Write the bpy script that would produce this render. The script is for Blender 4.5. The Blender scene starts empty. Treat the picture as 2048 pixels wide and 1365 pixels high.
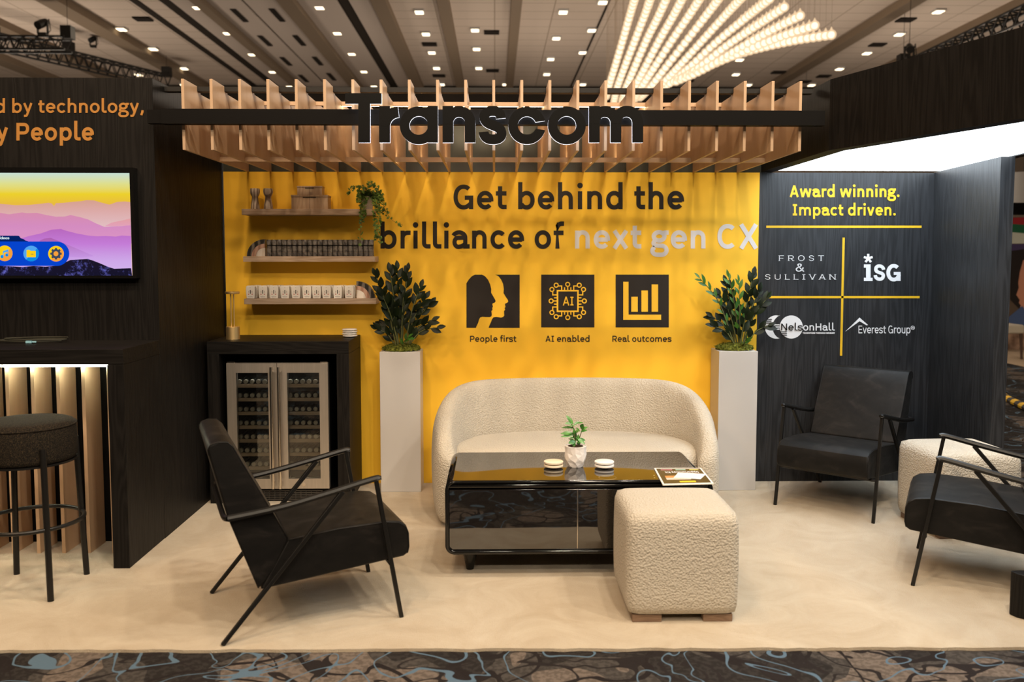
import bpy, bmesh, math, random
from mathutils import Vector, Matrix
import numpy as np
R=math.radians; PI=math.pi
scene=bpy.context.scene; COL=scene.collection

# ------------------------------------------------------------------ camera
FPX=1780.0; EYE=1.5; PXC,PYC=1024.0,640.0
TH=math.atan(127/FPX); YW=math.atan(34/FPX)
cam=bpy.data.cameras.new('camera'); cam.sensor_width=36; cam.lens=FPX/2048*36
cam.shift_x=0; cam.shift_y=(PYC-682.5)/2048; cam.clip_end=200
camo=bpy.data.objects.new('camera',cam); COL.objects.link(camo)
camo.location=(0,0,EYE); camo.rotation_euler=(PI/2-TH,0,-YW); scene.camera=camo
cam.dof.use_dof=True; cam.dof.focus_distance=5.0; cam.dof.aperture_fstop=2.2

# ------------------------------------------------------------------ world, exposure, hall lamps
scene.view_settings.view_transform='Standard'; scene.view_settings.look='None'
scene.view_settings.exposure=0.0; scene.view_settings.gamma=1.0; scene.view_settings.use_curve_mapping=False
wd=bpy.data.worlds.new('hall'); scene.world=wd; wd.use_nodes=True
wb=wd.node_tree.nodes['Background']; wb.inputs[0].default_value=(1.0,.74,.50,1); wb.inputs[1].default_value=.16
def area(name,loc,target,size,power,col):
    l=bpy.data.lights.new(name,'AREA'); l.shape='DISK'; l.size=size; l.energy=power; l.color=col
    o=bpy.data.objects.new(name,l); COL.objects.link(o); o.location=loc
    o.rotation_euler=(Vector(target)-Vector(loc)).to_track_quat('-Z','Y').to_euler(); o['kind']='helper'
    return o
WARM=(1.0,.815,.60)
# grid of downlights in the hall ceiling over and in front of the booth
for lx,lw in ((-3.9,.6),(-1.3,.78),(1.3,1.02),(3.9,1.1)):
    for ly,pw in ((-2.4,80),(.5,142),(3.2,80)): area('hall_downlight_lamp',(lx+.2*ly-.4,ly+.45*math.sin(lx*2+ly),6.38),(lx*.8,ly+2.2,0),.26,pw*lw,(1.0,.64,.37) if lx<-2 else (1.0,.73,.48) if lx<0 else (1.0,.85,.66))
# the rows of downlights behind the viewer, and the far half of the hall
for lx in (-5,-1.7,1.7,5): area('hall_downlight_lamp',(lx,-5.5,6.38),(lx*.5,2.5,0),.6,130,WARM)
area('hall_downlight_rows',(-4,19,6.3),(-4,19,0),7.,420,WARM)
# unseen point lamps added in mid-air to brighten the hall ceiling
for gx,gy,gz,ge in ((3.2,15.5,3.9,340),(-10,19,2.4,480),(.5,20,2.6,260),(9,19,2.6,300)):
    pl=bpy.data.lights.new('hall_ceiling_fill','POINT'); pl.energy=ge*1.1; pl.color=(1,.84,.68); pl.shadow_soft_size=1.
    po=bpy.data.objects.new('hall_ceiling_fill',pl); COL.objects.link(po); po.location=(gx,gy,gz)

# ------------------------------------------------------------------ helpers
_f=Vector((math.sin(YW)*math.cos(TH),math.cos(YW)*math.cos(TH),-math.sin(TH))); _r=Vector((math.cos(YW),-math.sin(YW),0)); _u=_r.cross(_f)
CAM=Vector((0,0,EYE))
def ray(x,y): return _f*FPX+_r*(x-PXC)+_u*(PYC-y)
def onY(x,y,Y): d=ray(x,y); return CAM+d*(Y/d.y)
def onZ(x,y,Z=0.): d=ray(x,y); return CAM+d*((Z-EYE)/d.z)

class MB:
    def __init__(s): s.b=bmesh.new()
    def face(s,vs):
        try: return s.b.faces.new(vs)
        except ValueError: return None
    def hexa(s,p):
        v=[s.b.verts.new(q) for q in p]
        for f in ((0,3,2,1),(4,5,6,7),(0,1,5,4),(1,2,6,5),(2,3,7,6),(3,0,4,7)): s.face([v[i] for i in f])
        return s
    def box(s,x0,x1,y0,y1,z0,z1):
        return s.hexa([(x0,y0,z0),(x1,y0,z0),(x1,y1,z0),(x0,y1,z0),(x0,y0,z1),(x1,y0,z1),(x1,y1,z1),(x0,y1,z1)])
    def prism(s,pts,d):
        # closed outline (3D points) pushed along d
        d=Vector(d); a=[s.b.verts.new(p) for p in pts]; c=[s.b.verts.new(Vector(p)+d) for p in pts]; n=len(a)
        f0=s.face(a[::-1]); f1=s.face(c)
        for i in range(n): s.face((a[i],a[(i+1)%n],c[(i+1)%n],c[i]))
        for f in (f0,f1):
            if f: f.normal_update()
        bmesh.ops.triangulate(s.b,faces=[f for f in (f0,f1) if f and len(f.verts)>4])
        return s
    def rings(s,rs,cap=True,close=True):
        vs=[[s.b.verts.new(p) for p in r] for r in rs]; n=len(vs[0])
        for a,b in zip(vs,vs[1:]):
            for i in range(n if close else n-1): s.face((a[i],a[(i+1)%n],b[(i+1)%n],b[i]))
        if cap: s.face(vs[0][::-1]); s.face(vs[-1])
        return s
    def lathe(s,prof,c=(0,0,0),n=32,cap=True):
        return s.rings([[(c[0]+r*math.cos(2*PI*i/n),c[1]+r*math.sin(2*PI*i/n),c[2]+z) for i in range(n)] for r,z in prof],cap)
    def tube(s,pts,r,n=10,cap=True,closed=False,sq=False):
        pts=[Vector(p) for p in pts]; rs=[]; m=len(pts)
        rr=r if isinstance(r,(list,tuple)) else [r]*m
        t0=(pts[1]-pts[0]).normalized(); up=Vector((0,0,1)) if abs(t0.z)<.9 else Vector((0,1,0)); nv=(up-t0*up.dot(t0)).normalized()
        for i,p in enumerate(pts):
            if closed: t=(pts[(i+1)%m]-pts[i-1]).normalized()
            else: t=(pts[min(i+1,m-1)]-pts[max(i-1,0)]).normalized()
            nv=(nv-t*nv.dot(t)).normalized(); bv=t.cross(nv); k=1.0
            if 0<i<m-1:
                c=(pts[i]-pts[i-1]).normalized().dot((pts[i+1]-pts[i]).normalized()); k=1/max(.6,math.sqrt(max(.0,(1+c)/2)))
            o=PI/4 if sq else 0
            rs.append([p+(nv*math.cos(2*PI*j/n+o)+bv*math.sin(2*PI*j/n+o))*rr[i]*k for j in range(n)])
        if closed: rs.append(rs[0]); 
        return s.rings(rs,cap and not closed)
    def sphere(s,c,r,u=12,v=8,sc=(1,1,1)):
        vs=[]; b=s.b
        top=b.verts.new((c[0],c[1],c[2]+r*sc[2])); bot=b.verts.new((c[0],c[1],c[2]-r*sc[2]))
        for j in range(1,v):
            a=PI*j/v; vs.append([b.verts.new((c[0]+r*sc[0]*math.sin(a)*math.cos(2*PI*i/u),c[1]+r*sc[1]*math.sin(a)*math.sin(2*PI*i/u),c[2]+r*sc[2]*math.cos(a))) for i in range(u)])
        for i in range(u):
            s.face((top,vs[0][i],vs[0][(i+1)%u])); s.face((bot,vs[-1][(i+1)%u],vs[-1][i]))
            for j in range(v-2): s.face((vs[j][i],vs[j+1][i],vs[j+1][(i+1)%u],vs[j][(i+1)%u]))
        return s
    def build(s,name,mat,parent=None,smooth=False,bevel=0,seg=2,sub=0,angle=40,weld=False):
        if weld: bmesh.ops.remove_doubles(s.b,verts=s.b.verts,dist=1e-5)
        bmesh.ops.recalc_face_normals(s.b,faces=s.b.faces)
        me=bpy.data.meshes.new(name); s.b.to_mesh(me); s.b.free()
        if mat: me.materials.append(mat)
        o=bpy.data.objects.new(name,me); COL.objects.link(o)
        if parent: o.parent=parent
        if smooth:
            for p in me.polygons: p.use_smooth=True
            if smooth!='all': me.set_sharp_from_angle(angle=R(angle))
        if bevel:
            m=o.modifiers.new('bevel','BEVEL'); m.width=bevel; m.segments=seg; m.limit_method='ANGLE'; m.angle_limit=R(35)
            if not smooth:
                for p in me.polygons: p.use_smooth=True
                me.set_sharp_from_angle(angle=R(30)); m.harden_normals=True
        if sub: m=o.modifiers.new('sub','SUBSURF'); m.levels=m.render_levels=sub
        return o
def thing(name,label,cat,loc=(0,0,0),rz=0,group=None):
    o=bpy.data.objects.new(name,None); COL.objects.link(o); o.location=loc; o.rotation_euler=(0,0,rz); o.empty_display_size=.05
    return tag(o,label,cat,group)
def tag(o,label,cat,group=None):
    o['label']=label; o['category']=cat
    if group: o['group']=group
    return o
def struct(o): o['kind']='structure'; return o
def lab(o,s): o['label']=s; return o
def dup(root,loc=None,rz=None,label=None):
    r=root.copy(); COL.objects.link(r)
    if loc is not None: r.location=loc
    if rz is not None: r.rotation_euler=(0,0,rz)
    if label: r['label']=label
    for ch in list(root.children):
        c=ch.copy(); COL.objects.link(c); c.parent=r
        for g in list(ch.children):
            d=g.copy(); COL.objects.link(d); d.parent=c
    return r

# ------------------------------------------------------------------ materials
def mat(name,col,rough=.5,metal=0,spec=.5,ior=None,emit=None,es=0,coat=0):
    m=bpy.data.materials.new(name); m.use_nodes=True; b=m.node_tree.nodes['Principled BSDF']
    b.inputs['Base Color'].default_value=(*col,1); b.inputs['Roughness'].default_value=rough; b.inputs['Metallic'].default_value=metal
    b.inputs['Specular IOR Level'].default_value=spec
    if ior: b.inputs['IOR'].default_value=ior
    if emit: b.inputs['Emission Color'].default_value=(*emit,1); b.inputs['Emission Strength'].default_value=es
    if coat: b.inputs['Coat Weight'].default_value=coat; b.inputs['Coat Roughness'].default_value=.03
    return m
def nd(m,t,**k):
    n=m.node_tree.nodes.new(t)
    for a,v in k.items():
        if a in n.inputs: n.inputs[a].default_value=v
        else: setattr(n,a,v)
    return n
def lk(m,a,b): m.node_tree.links.new(a,b)
def BS(m): return m.node_tree.nodes['Principled BSDF']
def coords(m,scale=(1,1,1),rot=(0,0,0),kind='Object'):
    tc=nd(m,'ShaderNodeTexCoord'); mp=nd(m,'ShaderNodeMapping'); mp.inputs['Scale'].default_value=scale; mp.inputs['Rotation'].default_value=rot
    if kind=='World': g=nd(m,'ShaderNodeNewGeometry'); lk(m,g.outputs['Position'],mp.inputs['Vector'])
    else: lk(m,tc.outputs[kind],mp.inputs['Vector'])
    return mp.outputs['Vector']
def ramp(m,fac,stops,interp='LINEAR'):
    r=nd(m,'ShaderNodeValToRGB'); r.color_ramp.interpolation=interp; e=r.color_ramp.elements
    while len(e)<len(stops): e.new(.5)
    for k,(p,c) in zip(e,stops): k.position=p; k.color=(*c,1) if len(c)==3 else c
    lk(m,fac,r.inputs['Fac']); return r.outputs['Color']
def bump(m,h,strength=.3,dist=.01):
    b=nd(m,'ShaderNodeBump',Strength=strength,Distance=dist); lk(m,h,b.inputs['Height']); lk(m,b.outputs['Normal'],BS(m).inputs['Normal']); return b
def grain(name,c0,c1,scale=(14,14,.9),rough=.5,bs=.25,axis='Z',wave=1.0,spec=.5,det=9.,kind='World'):
    # straight grain with cathedral figure running along one axis
    m=mat(name,c0,rough,spec=spec)
    sc={'Z':scale,'X':(scale[2],scale[0],scale[1]),'Y':(scale[0],scale[2],scale[1])}[axis]
    v=coords(m,sc,kind=kind)
    n1=nd(m,'ShaderNodeTexNoise',Scale=1.0,Detail=3.0,Roughness=.5); lk(m,v,n1.inputs['Vector'])
    # contour bands of a slow noise field give the cathedral arches
    mu=nd(m,'ShaderNodeMath',operation='MULTIPLY'); lk(m,n1.outputs['Fac'],mu.inputs[0]); mu.inputs[1].default_value=det*wave*2.2
    fr=nd(m,'ShaderNodeMath',operation='PINGPONG'); lk(m,mu.outputs[0],fr.inputs[0]); fr.inputs[1].default_value=.5
    v2=coords(m,tuple(k*(12 if k>2 else 3) for k in sc),kind=kind); n2=nd(m,'ShaderNodeTexNoise',Scale=1.0,Detail=4.0); lk(m,v2,n2.inputs['Vector'])
    mix=nd(m,'ShaderNodeMath',operation='MULTIPLY'); lk(m,fr.outputs[0],mix.inputs[0]); lk(m,n2.outputs['Fac'],mix.inputs[1])
    col=ramp(m,mix.outputs[0],[(.02,c1),(.22,c0)])
    lk(m,col,BS(m).inputs['Base Color']); bump(m,mix.outputs[0],bs,.004)
    return m
def plain_noise(name,c0,c1,scale,rough=.8,bs=.3,dist=.005,detail=4,spec=.3,kind='World',lo=.35,hi=.65):
    m=mat(name,c0,rough,spec=spec); v=coords(m,(1,1,1),kind=kind); n=nd(m,'ShaderNodeTexNoise',Scale=scale,Detail=float(detail)); lk(m,v,n.inputs['Vector'])
    lk(m,ramp(m,n.outputs['Fac'],[(lo,c0),(hi,c1)]),BS(m).inputs['Base Color'])
    if bs: bump(m,n.outputs['Fac'],bs,dist)
    return m
def emis(name,col,s):
    m=bpy.data.materials.new(name); m.use_nodes=True; t=m.node_tree; t.nodes.remove(BS(m))
    e=t.nodes.new('ShaderNodeEmission'); e.inputs[0].default_value=(*col,1); e.inputs[1].default_value=s
    lk(m,e.outputs[0],t.nodes['Material Output'].inputs['Surface']); return m
def s2l(r,g,b): return tuple((c/255/12.92 if c/255<=.04045 else ((c/255+.055)/1.055)**2.4) for c in (r,g,b))
M={}
M['ash']=grain('black stained ash',(.0055,.0048,.0044),(.0105,.0093,.0085),(7,7,.45),.5,.35,spec=.16)
M['ash_x']=grain('black stained ash across',(.0055,.0048,.0044),(.0105,.0093,.0085),(7,7,.45),.5,.35,axis='X',spec=.16)
M['ash_coollit']=grain('black ash with cool light painted in',(.014,.0145,.016),(.027,.028,.031),(7,7,.45),.45,.3,spec=.4)  # same black ash, paler and bluer: the canopy's cool light painted in
M['letterblack']=mat('matt black sign letter',(.006,.006,.006),.35,spec=.12)
M['birch']=grain('birch plywood',(.56,.385,.245),(.53,.355,.22),(5,5,.5),.5,.03,det=2.)
M['shelfwood']=grain('pale oak shelf',(.50,.37,.27),(.40,.28,.19),(9,9,.8),.55,.1,axis='X',det=6.)
M['boxwood']=grain('wood veneer box',(.50,.36,.24),(.40,.27,.17),(9,9,1.2),.5,.05,det=5.,kind='Object')
M['yellow']=mat('yellow vinyl graphic',s2l(250,197,56),.55,spec=.25)
M['vinyl_dark']=mat('dark brown vinyl lettering',(.022,.017,.014),.5,spec=.3)
M['vinyl_pale']=mat('pale grey vinyl lettering',(.68,.66,.67),.55,spec=.25)
M['vinyl_yellow']=mat('yellow vinyl lettering',s2l(228,182,38),.5,spec=.3)
M['vinyl_gold']=mat('ochre vinyl lettering',s2l(178,124,58),.5,spec=.3)
M['vinyl_white']=mat('white vinyl lettering',(.8,.8,.82),.5,spec=.3)
M['black']=mat('black painted panel',(.0045,.004,.0038),.5,spec=.1)
M['blackgloss']=mat('gloss black acrylic',(.006,.006,.006),.06,spec=.5)
M['header']=plain_noise('dark smoked header panel',(.035,.036,.028),(.06,.06,.047),2.2,.25,0,spec=.5)
M['blackmetal']=mat('black powder coated metal',(.007,.0065,.006),.35,metal=.0,spec=.4)
M['white']=plain_noise('white lacquer plinth',(.53,.52,.515),(.50,.49,.485),1.3,.35,0,spec=.4)
M['brass']=mat('brushed brass',(.86,.63,.30),.5,metal=1)
M['steel']=grain('brushed stainless',(.66,.61,.56),(.60,.56,.51),(3,3,60),.42,.02,axis='X',det=1.,kind='Object'); BS(M['steel']).inputs['Metallic'].default_value=1
M['chrome']=mat('polished steel handle',(.75,.70,.63),.16,metal=1)
M['cream']=mat('cream boucle',(.50,.455,.38),.95,spec=.1)
def _boucle(m):
    v=coords(m,(1,1,1),kind='World'); a=nd(m,'ShaderNodeTexVoronoi',Scale=115.0,feature='F1'); lk(m,v,a.inputs['Vector'])
    n=nd(m,'ShaderNodeTexNoise',Scale=120.0,Detail=2.0); lk(m,v,n.inputs['Vector'])
    ad=nd(m,'ShaderNodeMath',operation='ADD'); lk(m,a.outputs['Distance'],ad.inputs[0]); lk(m,n.outputs['Fac'],ad.inputs[1]); bump(m,ad.outputs[0],.62,.007)
    BS(m).inputs['Sheen Weight'].default_value=.15
_boucle(M['cream'])
def _hide(m):
    v=coords(m,(3,3,6),kind='Object'); n=nd(m,'ShaderNodeTexNoise',Scale=2.2,Detail=6.0,Roughness=.6,Distortion=.6); lk(m,v,n.inputs['Vector'])
    lk(m,ramp(m,n.outputs['Fac'],[(.36,(.0022,.002,.0018)),(.52,(.0055,.0049,.0045)),(.72,(.018,.0155,.014))]),BS(m).inputs['Base Color'])
    r=nd(m,'ShaderNodeMapRange'); lk(m,n.outputs['Fac'],r.inputs['Value']); r.inputs['To Min'].default_value=.6; r.inputs['To Max'].default_value=.33; lk(m,r.outputs[0],BS(m).inputs['Roughness'])
    n2=nd(m,'ShaderNodeTexNoise',Scale=160.0,Detail=2.0); lk(m,v,n2.inputs['Vector']); bump(m,n2.outputs['Fac'],.25,.003)
    BS(m).inputs['Sheen Weight'].default_value=.03; BS(m).inputs['Sheen Roughness'].default_value=.35
M['hide']=mat('black cowhide velvet',(.012,.01,.009),.5,spec=.25); _hide(M['hide'])
M['tweed']=plain_noise('black flecked tweed',(.010,.009,.008),(.055,.040,.024),260,.95,.5,.004,3,.1,'Object',.45,.72)
M['leaf_dark']=plain_noise('dark glossy leaf',(.0045,.0075,.003),(.011,.019,.006),14,.38,0,spec=.16)
M['leaf_mid']=plain_noise('green leaf',(.035,.12,.016),(.06,.17,.022),14,.4,0,spec=.35)
M['leaf_ivy']=plain_noise('ivy leaf',(.05,.10,.018),(.15,.24,.04),30,.5,0,spec=.25)
M['leaf_coffee']=plain_noise('bright green glossy leaf',(.035,.15,.025),(.09,.30,.05),30,.28,0,spec=.55)
M['stem']=mat('plant stem',(.10,.11,.035),.6)
M['twig']=mat('ivy twig',(.10,.06,.03),.7)
M['moss']=plain_noise('reindeer moss',(.045,.06,.008),(.19,.20,.035),70,.95,.8,.01,4,.1)
M['soil']=plain_noise('potting soil',(.02,.014,.009),(.06,.042,.028),120,.95,.6,.006,4,.1)
M['ceramic']=mat('white glazed ceramic',(.80,.77,.76),.28,spec=.5)
M['stonepot']=plain_noise('rough pale pot',(.62,.54,.46),(.52,.44,.36),50,.8,.4,.004)
M['cream_disc']=mat('pale wood coaster',(.80,.70,.55),.5)
M['white_disc']=mat('white coaster',(.82,.80,.78),.4)
def _marble(name,a,b,sc=9,dist=1.8,kind='Object'):
    m=mat(name,a,.35); v=coords(m,(1,1,.45),kind=kind); w=nd(m,'ShaderNodeTexWave',Scale=float(sc),Distortion=dist*4,Detail=4.0); lk(m,v,w.inputs['Vector'])
    lk(m,ramp(m,w.outputs['Fac'],[(.25,b),(.6,a)]),BS(m).inputs['Base Color']); return m
M['marble_v']=_marble('striped travertine',(.52,.44,.36),(.22,.16,.12),16,1.2)
M['marble_w']=_marble('white marble',(.78,.72,.66),(.62,.55,.48),5,1.5)
M['marble_k']=_marble('black marble',(.022,.020,.019),(.16,.14,.12),7,2.5)
M['marble_p']=_marble('pink marble',(.52,.33,.25),(.36,.20,.14),8,2.)
M['legwood']=grain('walnut block foot',(.20,.125,.08),(.15,.09,.055),(12,12,2),.55,.1,axis='X')
M['wire']=mat('fine hanging wire',(.35,.28,.22),.5)
M['rope_tan']=mat('tan wooden pole',(.50,.32,.20),.6)
M['led']=emis('white led strip',(.95,1.0,.74),60)
M['halo']=emis('lit acrylic edge',(.88,.90,1.0),3.5)
M['ledwarm']=emis('warm led strip',(1.0,.80,.48),30)
M['canopy_light']=emis('backlit stretch ceiling',(.82,.92,1.0),6.5)
M['lamp']=emis('hall downlight',(1.0,.80,.52),4)
M['darkmetal']=mat('black truss metal',(.012,.011,.010),.5,spec=.3)
M['tan']=mat('taupe ceiling beam',(.22,.165,.115),.7,spec=.2)
M['darkbeam']=mat('dark ceiling groove',(.03,.024,.019),.8,spec=.1)
M['vent']=mat('black air vent',(.022,.018,.015),.8,spec=.1)
def _rug(m):
    v=coords(m,(1,1,1),kind='World'); n=nd(m,'ShaderNodeTexNoise',Scale=3.4,Detail=6.0,Roughness=.65,Distortion=1.4); lk(m,v,n.inputs['Vector'])
    lk(m,ramp(m,n.outputs['Fac'],[(.3,(.42,.345,.25)),(.7,(.515,.45,.35))]),BS(m).inputs['Base Color'])
    n2=nd(m,'ShaderNodeTexNoise',Scale=230.0,Detail=3.0); lk(m,v,n2.inputs['Vector'])
    ad=nd(m,'ShaderNodeMath',operation='MULTIPLY_ADD'); lk(m,n.outputs['Fac'],ad.inputs[0]); ad.inputs[1].default_value=1.5; lk(m,n2.outputs['Fac'],ad.inputs[2]); bump(m,ad.outputs[0],.6,.008)
    BS(m).inputs['Sheen Weight'].default_value=.2
M['rug']=mat('cream cut pile carpet',(.75,.6,.42),.95,spec=.1); _rug(M['rug'])
def _hall(m):
    v=coords(m,(1,1,1),kind='World')
    def noise(s,d,off,dist=.0):
        mp=nd(m,'ShaderNodeMapping'); mp.inputs['Location'].default_value=(off,off*.7,0); lk(m,v,mp.inputs['Vector'])
        n=nd(m,'ShaderNodeTexNoise',Scale=s,Detail=d,Distortion=dist); lk(m,mp.outputs[0],n.inputs['Vector']); return n.outputs['Fac']
    base=ramp(m,noise(1.5,2.,3.),[(.40,(.030,.027,.026)),(.5,(.060,.054,.050)),(.545,(.14,.115,.098)),(.66,(.175,.14,.118))],'CONSTANT')
    fine=ramp(m,noise(45.,3.,1.),[(.46,(.45,.45,.45)),(.54,(1,1,1))]); mx=nd(m,'ShaderNodeMix',data_type='RGBA',blend_type='MULTIPLY'); mx.inputs['Factor'].default_value=.6
    lk(m,base,mx.inputs['A']); lk(m,fine,mx.inputs['B']); out=mx.outputs['Result']
    def lines(fac,width,col,prev,at=.5):
        s=nd(m,'ShaderNodeMath',operation='SUBTRACT'); lk(m,fac,s.inputs[0]); s.inputs[1].default_value=at
        a=nd(m,'ShaderNodeMath',operation='ABSOLUTE'); lk(m,s.outputs[0],a.inputs[0]); c=nd(m,'ShaderNodeMath',operation='LESS_THAN'); lk(m,a.outputs[0],c.inputs[0]); c.inputs[1].default_value=width
        x=nd(m,'ShaderNodeMix',data_type='RGBA'); lk(m,c.outputs[0],x.inputs['Factor']); lk(m,prev,x.inputs['A']); x.inputs['B'].default_value=(*col,1); return x.outputs['Result']
    out=lines(noise(2.4,1.,9.,1.2),.022,(.018,.015,.015),out,.46)
    out=lines(noise(3.1,1.,21.,1.6),.02,(.02,.017,.017),out,.53)
    out=lines(noise(2.9,1.,15.,1.5),.011,(.085,.135,.19),out,.5)
    lk(m,out,BS(m).inputs['Base Color']); bump(m,fine,.3,.004)
M['hallcarpet']=mat('patterned hall carpet',(.1,.09,.08),.95,spec=.05); _hall(M['hallcarpet'])
def _ceil(m):
    v=coords(m,(1,1,1),kind='World'); b=nd(m,'ShaderNodeTexBrick',Scale=1.0); b.offset=0; b.inputs['Mortar Size'].default_value=.012; b.inputs['Brick Width'].default_value=1.2; b.inputs['Row Height'].default_value=.6
    b.inputs['Color1'].default_value=(.60,.50,.42,1); b.inputs['Color2'].default_value=(.58,.485,.405,1); b.inputs['Mortar'].default_value=(.34,.27,.21,1)
    lk(m,v,b.inputs['Vector']); lk(m,b.outputs['Color'],BS(m).inputs['Base Color'])
M['ceiling']=mat('tiled hall ceiling',(.5,.42,.35),.9,spec=.1); _ceil(M['ceiling'])
M['ceiling_plain']=mat('smooth ceiling panel',(.52,.44,.38),.85,spec=.1)
M['hallwall']=plain_noise('beige hall wall',(.33,.26,.20),(.29,.225,.17),.6,.8,0)
def _glass(name,tint,refl):
    m=bpy.data.materials.new(name); m.use_nodes=True; t=m.node_tree; t.nodes.remove(BS(m))
    tr=t.nodes.new('ShaderNodeBsdfTransparent'); tr.inputs[0].default_value=(*tint,1); g=t.nodes.new('ShaderNodeBsdfGlossy'); g.inputs['Roughness'].default_value=.02
    f=t.nodes.new('ShaderNodeFresnel'); f.inputs[0].default_value=refl; x=t.nodes.new('ShaderNodeMixShader')
    lk(m,f.outputs[0],x.inputs[0]); lk(m,tr.outputs[0],x.inputs[1]); lk(m,g.outputs[0],x.inputs[2]); lk(m,x.outputs[0],t.nodes['Material Output'].inputs['Surface']); return m
M['glass']=_glass('fridge door glass',(.86,.88,.86),1.75)
M['tableglass']=mat('black mirror glass',(.006,.005,.0045),.03,spec=.5,ior=2.3)

# ------------------------------------------------------------------ lettering
def arc(cx,cy,rx,ry,a0,a1,p=2.0):
    n=max(4,int(abs(a1-a0)/9)); out=[]
    for i in range(n+1):
        a=math.radians(a0+(a1-a0)*i/n); c,s=math.cos(a),math.sin(a)
        out.append((cx+rx*math.copysign(abs(c)**(2/p),c),cy+ry*math.copysign(abs(s)**(2/p),s)))
    return out
def bez(a,b,c,d,n=9):
    return [tuple((1-t)**3*a[k]+3*(1-t)**2*t*b[k]+3*(1-t)*t*t*c[k]+t**3*d[k] for k in (0,1)) for t in [i/n for i in range(n+1)]]
def dot(x,y,r): return ('dot',x,y,r)
def glyph(ch,w):
    # one letter as stroke centre lines in 1/1000 em; returns (advance, strokes)
    h=w/2; X=516; C=698; A=780; o=11; T=X-h+o; B=h-o; m=X/2; l=72+h
    def bowl(cx,rx,a0,a1): return arc(cx,m,rx,T-m,a0,a1,2.15)
    if ch==' ': return 235,[]
    if ch=='.': return 270,[dot(135,h*1.15,h*1.25)]
    if ch==',': return 270,[[(150,h*2.3),(150,h*.9),(90,-130)]]
    if ch=='a':
        r=430
        return 560,[arc(245,T-150,r-245,150,158,0)+[(r,h),(r+h+70,h)],[(r,312),(250,312)]+arc(215,(312+B)/2,215-(45+h),(312-B)/2,90,270)[1:]+arc(215,B+130,r-215,130,270,350)[1:]]
    if ch=='b': return 600,[[(l,0),(l,A)],bowl(318,237-h+ (555-555),152,-152)]
    if ch=='c': return 525,[arc(290,m,245-h,T-m,42,318,2.1)]
    if ch=='d': return 600,[[(600-l,0),(600-l,A)],bowl(282,237-h,28,332)]
    if ch=='e': return 565,[[(45+h,m),(530-h,m)],arc(288,m+2,242-h,T-m-2,-9,318,2.1)]
    if ch=='f': return 350,[[(148,0),(148,A-150)]+arc(148+130,A-h-110,130,110,180,90)[1:]+[(345,A-h)],[(35,X-h),(330,X-h)]]
    if ch=='g':
        return 560,[arc(262,350,222-h,172-h+o,0,360),[(395,448),(430,X-h+6),(545,X-h+6)],
          [(150,235)]+bez((150,235),(75,185),(75,95),(190,88))[1:]+[(330,80)]+arc(330,-50,190-h*.6,130,90,-90)[1:]+[(210,-180)]+arc(210,-65,150,115,270,120)[1:]]
    if ch in 'hn':
        r=580-l
        return 580,[[(l,0),(l,A if ch=='h' else X)],arc((l+r)/2+6,T-165,(r-l)/2-6,165,165,0,2.2)+[(r,0)]]
    if ch=='i': return 275,[[(138,0),(138,X)],dot(138,X+165,h*1.3)]
    if ch=='l': return 325,[[(120,A),(120,h+95)]+arc(120+95,h+95,95,95,180,270)[1:]+[(315,h)]]
    if ch=='m':
        a,b=450,835
        b=905-l; a=(l+b)/2
        return 905,[[(l,0),(l,X)],arc((l+a)/2+6,T-150,(a-l)/2-6,150,165,0,2.2)+[(a,0)],arc((a+b)/2+6,T-150,(b-a)/2-6,150,165,0,2.2)+[(b,0)]]
    if ch=='o': return 580,[arc(290,m,245-h,T-m,0,360,2.1)]
    if ch=='p': return 600,[[(l,-205),(l,X)],bowl(318,237-h,152,-152)]
    if ch=='r': return 385,[[(l,0),(l,X)],arc(l+150,T-170,150,160,172,90)+[(375,X-h)]]
    if ch=='s': return 510,[bez((445,400),(420,440),(350,T),(262,T))+bez((262,T),(140,T),(75,430),(85,370))[1:]+bez((85,370),(95,290),(190,282),(262,265))[1:]+bez((262,265),(350,246),(430,215),(430,142))[1:]+bez((430,142),(430,60),(340,B),(258,B))[1:]+bez((258,B),(165,B),(95,70),(60,115))[1:]]
    if ch=='t': return 380,[[(158,660),(158,h+90)]+arc(158+90,h+90,90,90,180,270)[1:]+[(350,h)],[(35,X-h),(345,X-h)]]
    if ch=='u': return 580,[[(580-l,0),(580-l,X)],arc(284,B+165,284-l,165,345,180,2.2)+[(l,X)]]
    k=h*1.08
    if ch=='v': return 525,[[(20+k,X),(262,0)],[(505-k,X),(262,0)]]
    if ch=='w': return 820,[[(22+k,X),(220,0)],[(220,0),(410,X)],[(410,X),(600,0)],[(600,0),(798-k,X)]]
    if ch=='x': return 540,[[(22+k,X),(518-k,0)],[(518-k,X),(22+k,0)]]
    if ch=='y': return 530,[[(22+k,X),(275,h*.6)],[(508-k,X),(268,0),(215,-130)]+bez((215,-130),(195,-175),(150,-160),(70,-163))[1:]]
    if ch=='A': return 650,[[(25+k,0),(325,C)],[(625-k,0),(325,C)],[(135,215),(515,215)]]
    if ch=='C': return 655,[arc(350,C/2,300-h,C/2-h+o,48,312,2.15)]
    if ch=='G': return 690,[arc(345,C/2,295-h,C/2-h+o,50,300,2.15)+[(628-h,170)],[(628-h,0),(628-h,345)],[(380,330),(628,330)]]
    if ch=='I': return 400,[[(200,0),(200,C)],[(60,h),(340,h)],[(60,C-h),(340,C-h)]]
    if ch=='P': return 625,[[(l+8,0),(l+8,C)],[(l,C-h),(370,C-h)]+arc(370,C-h-(C-h-300)/2,225-h,(C-h-300)/2,90,-90,2.3)[1:]+[(l,300)]]
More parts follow.
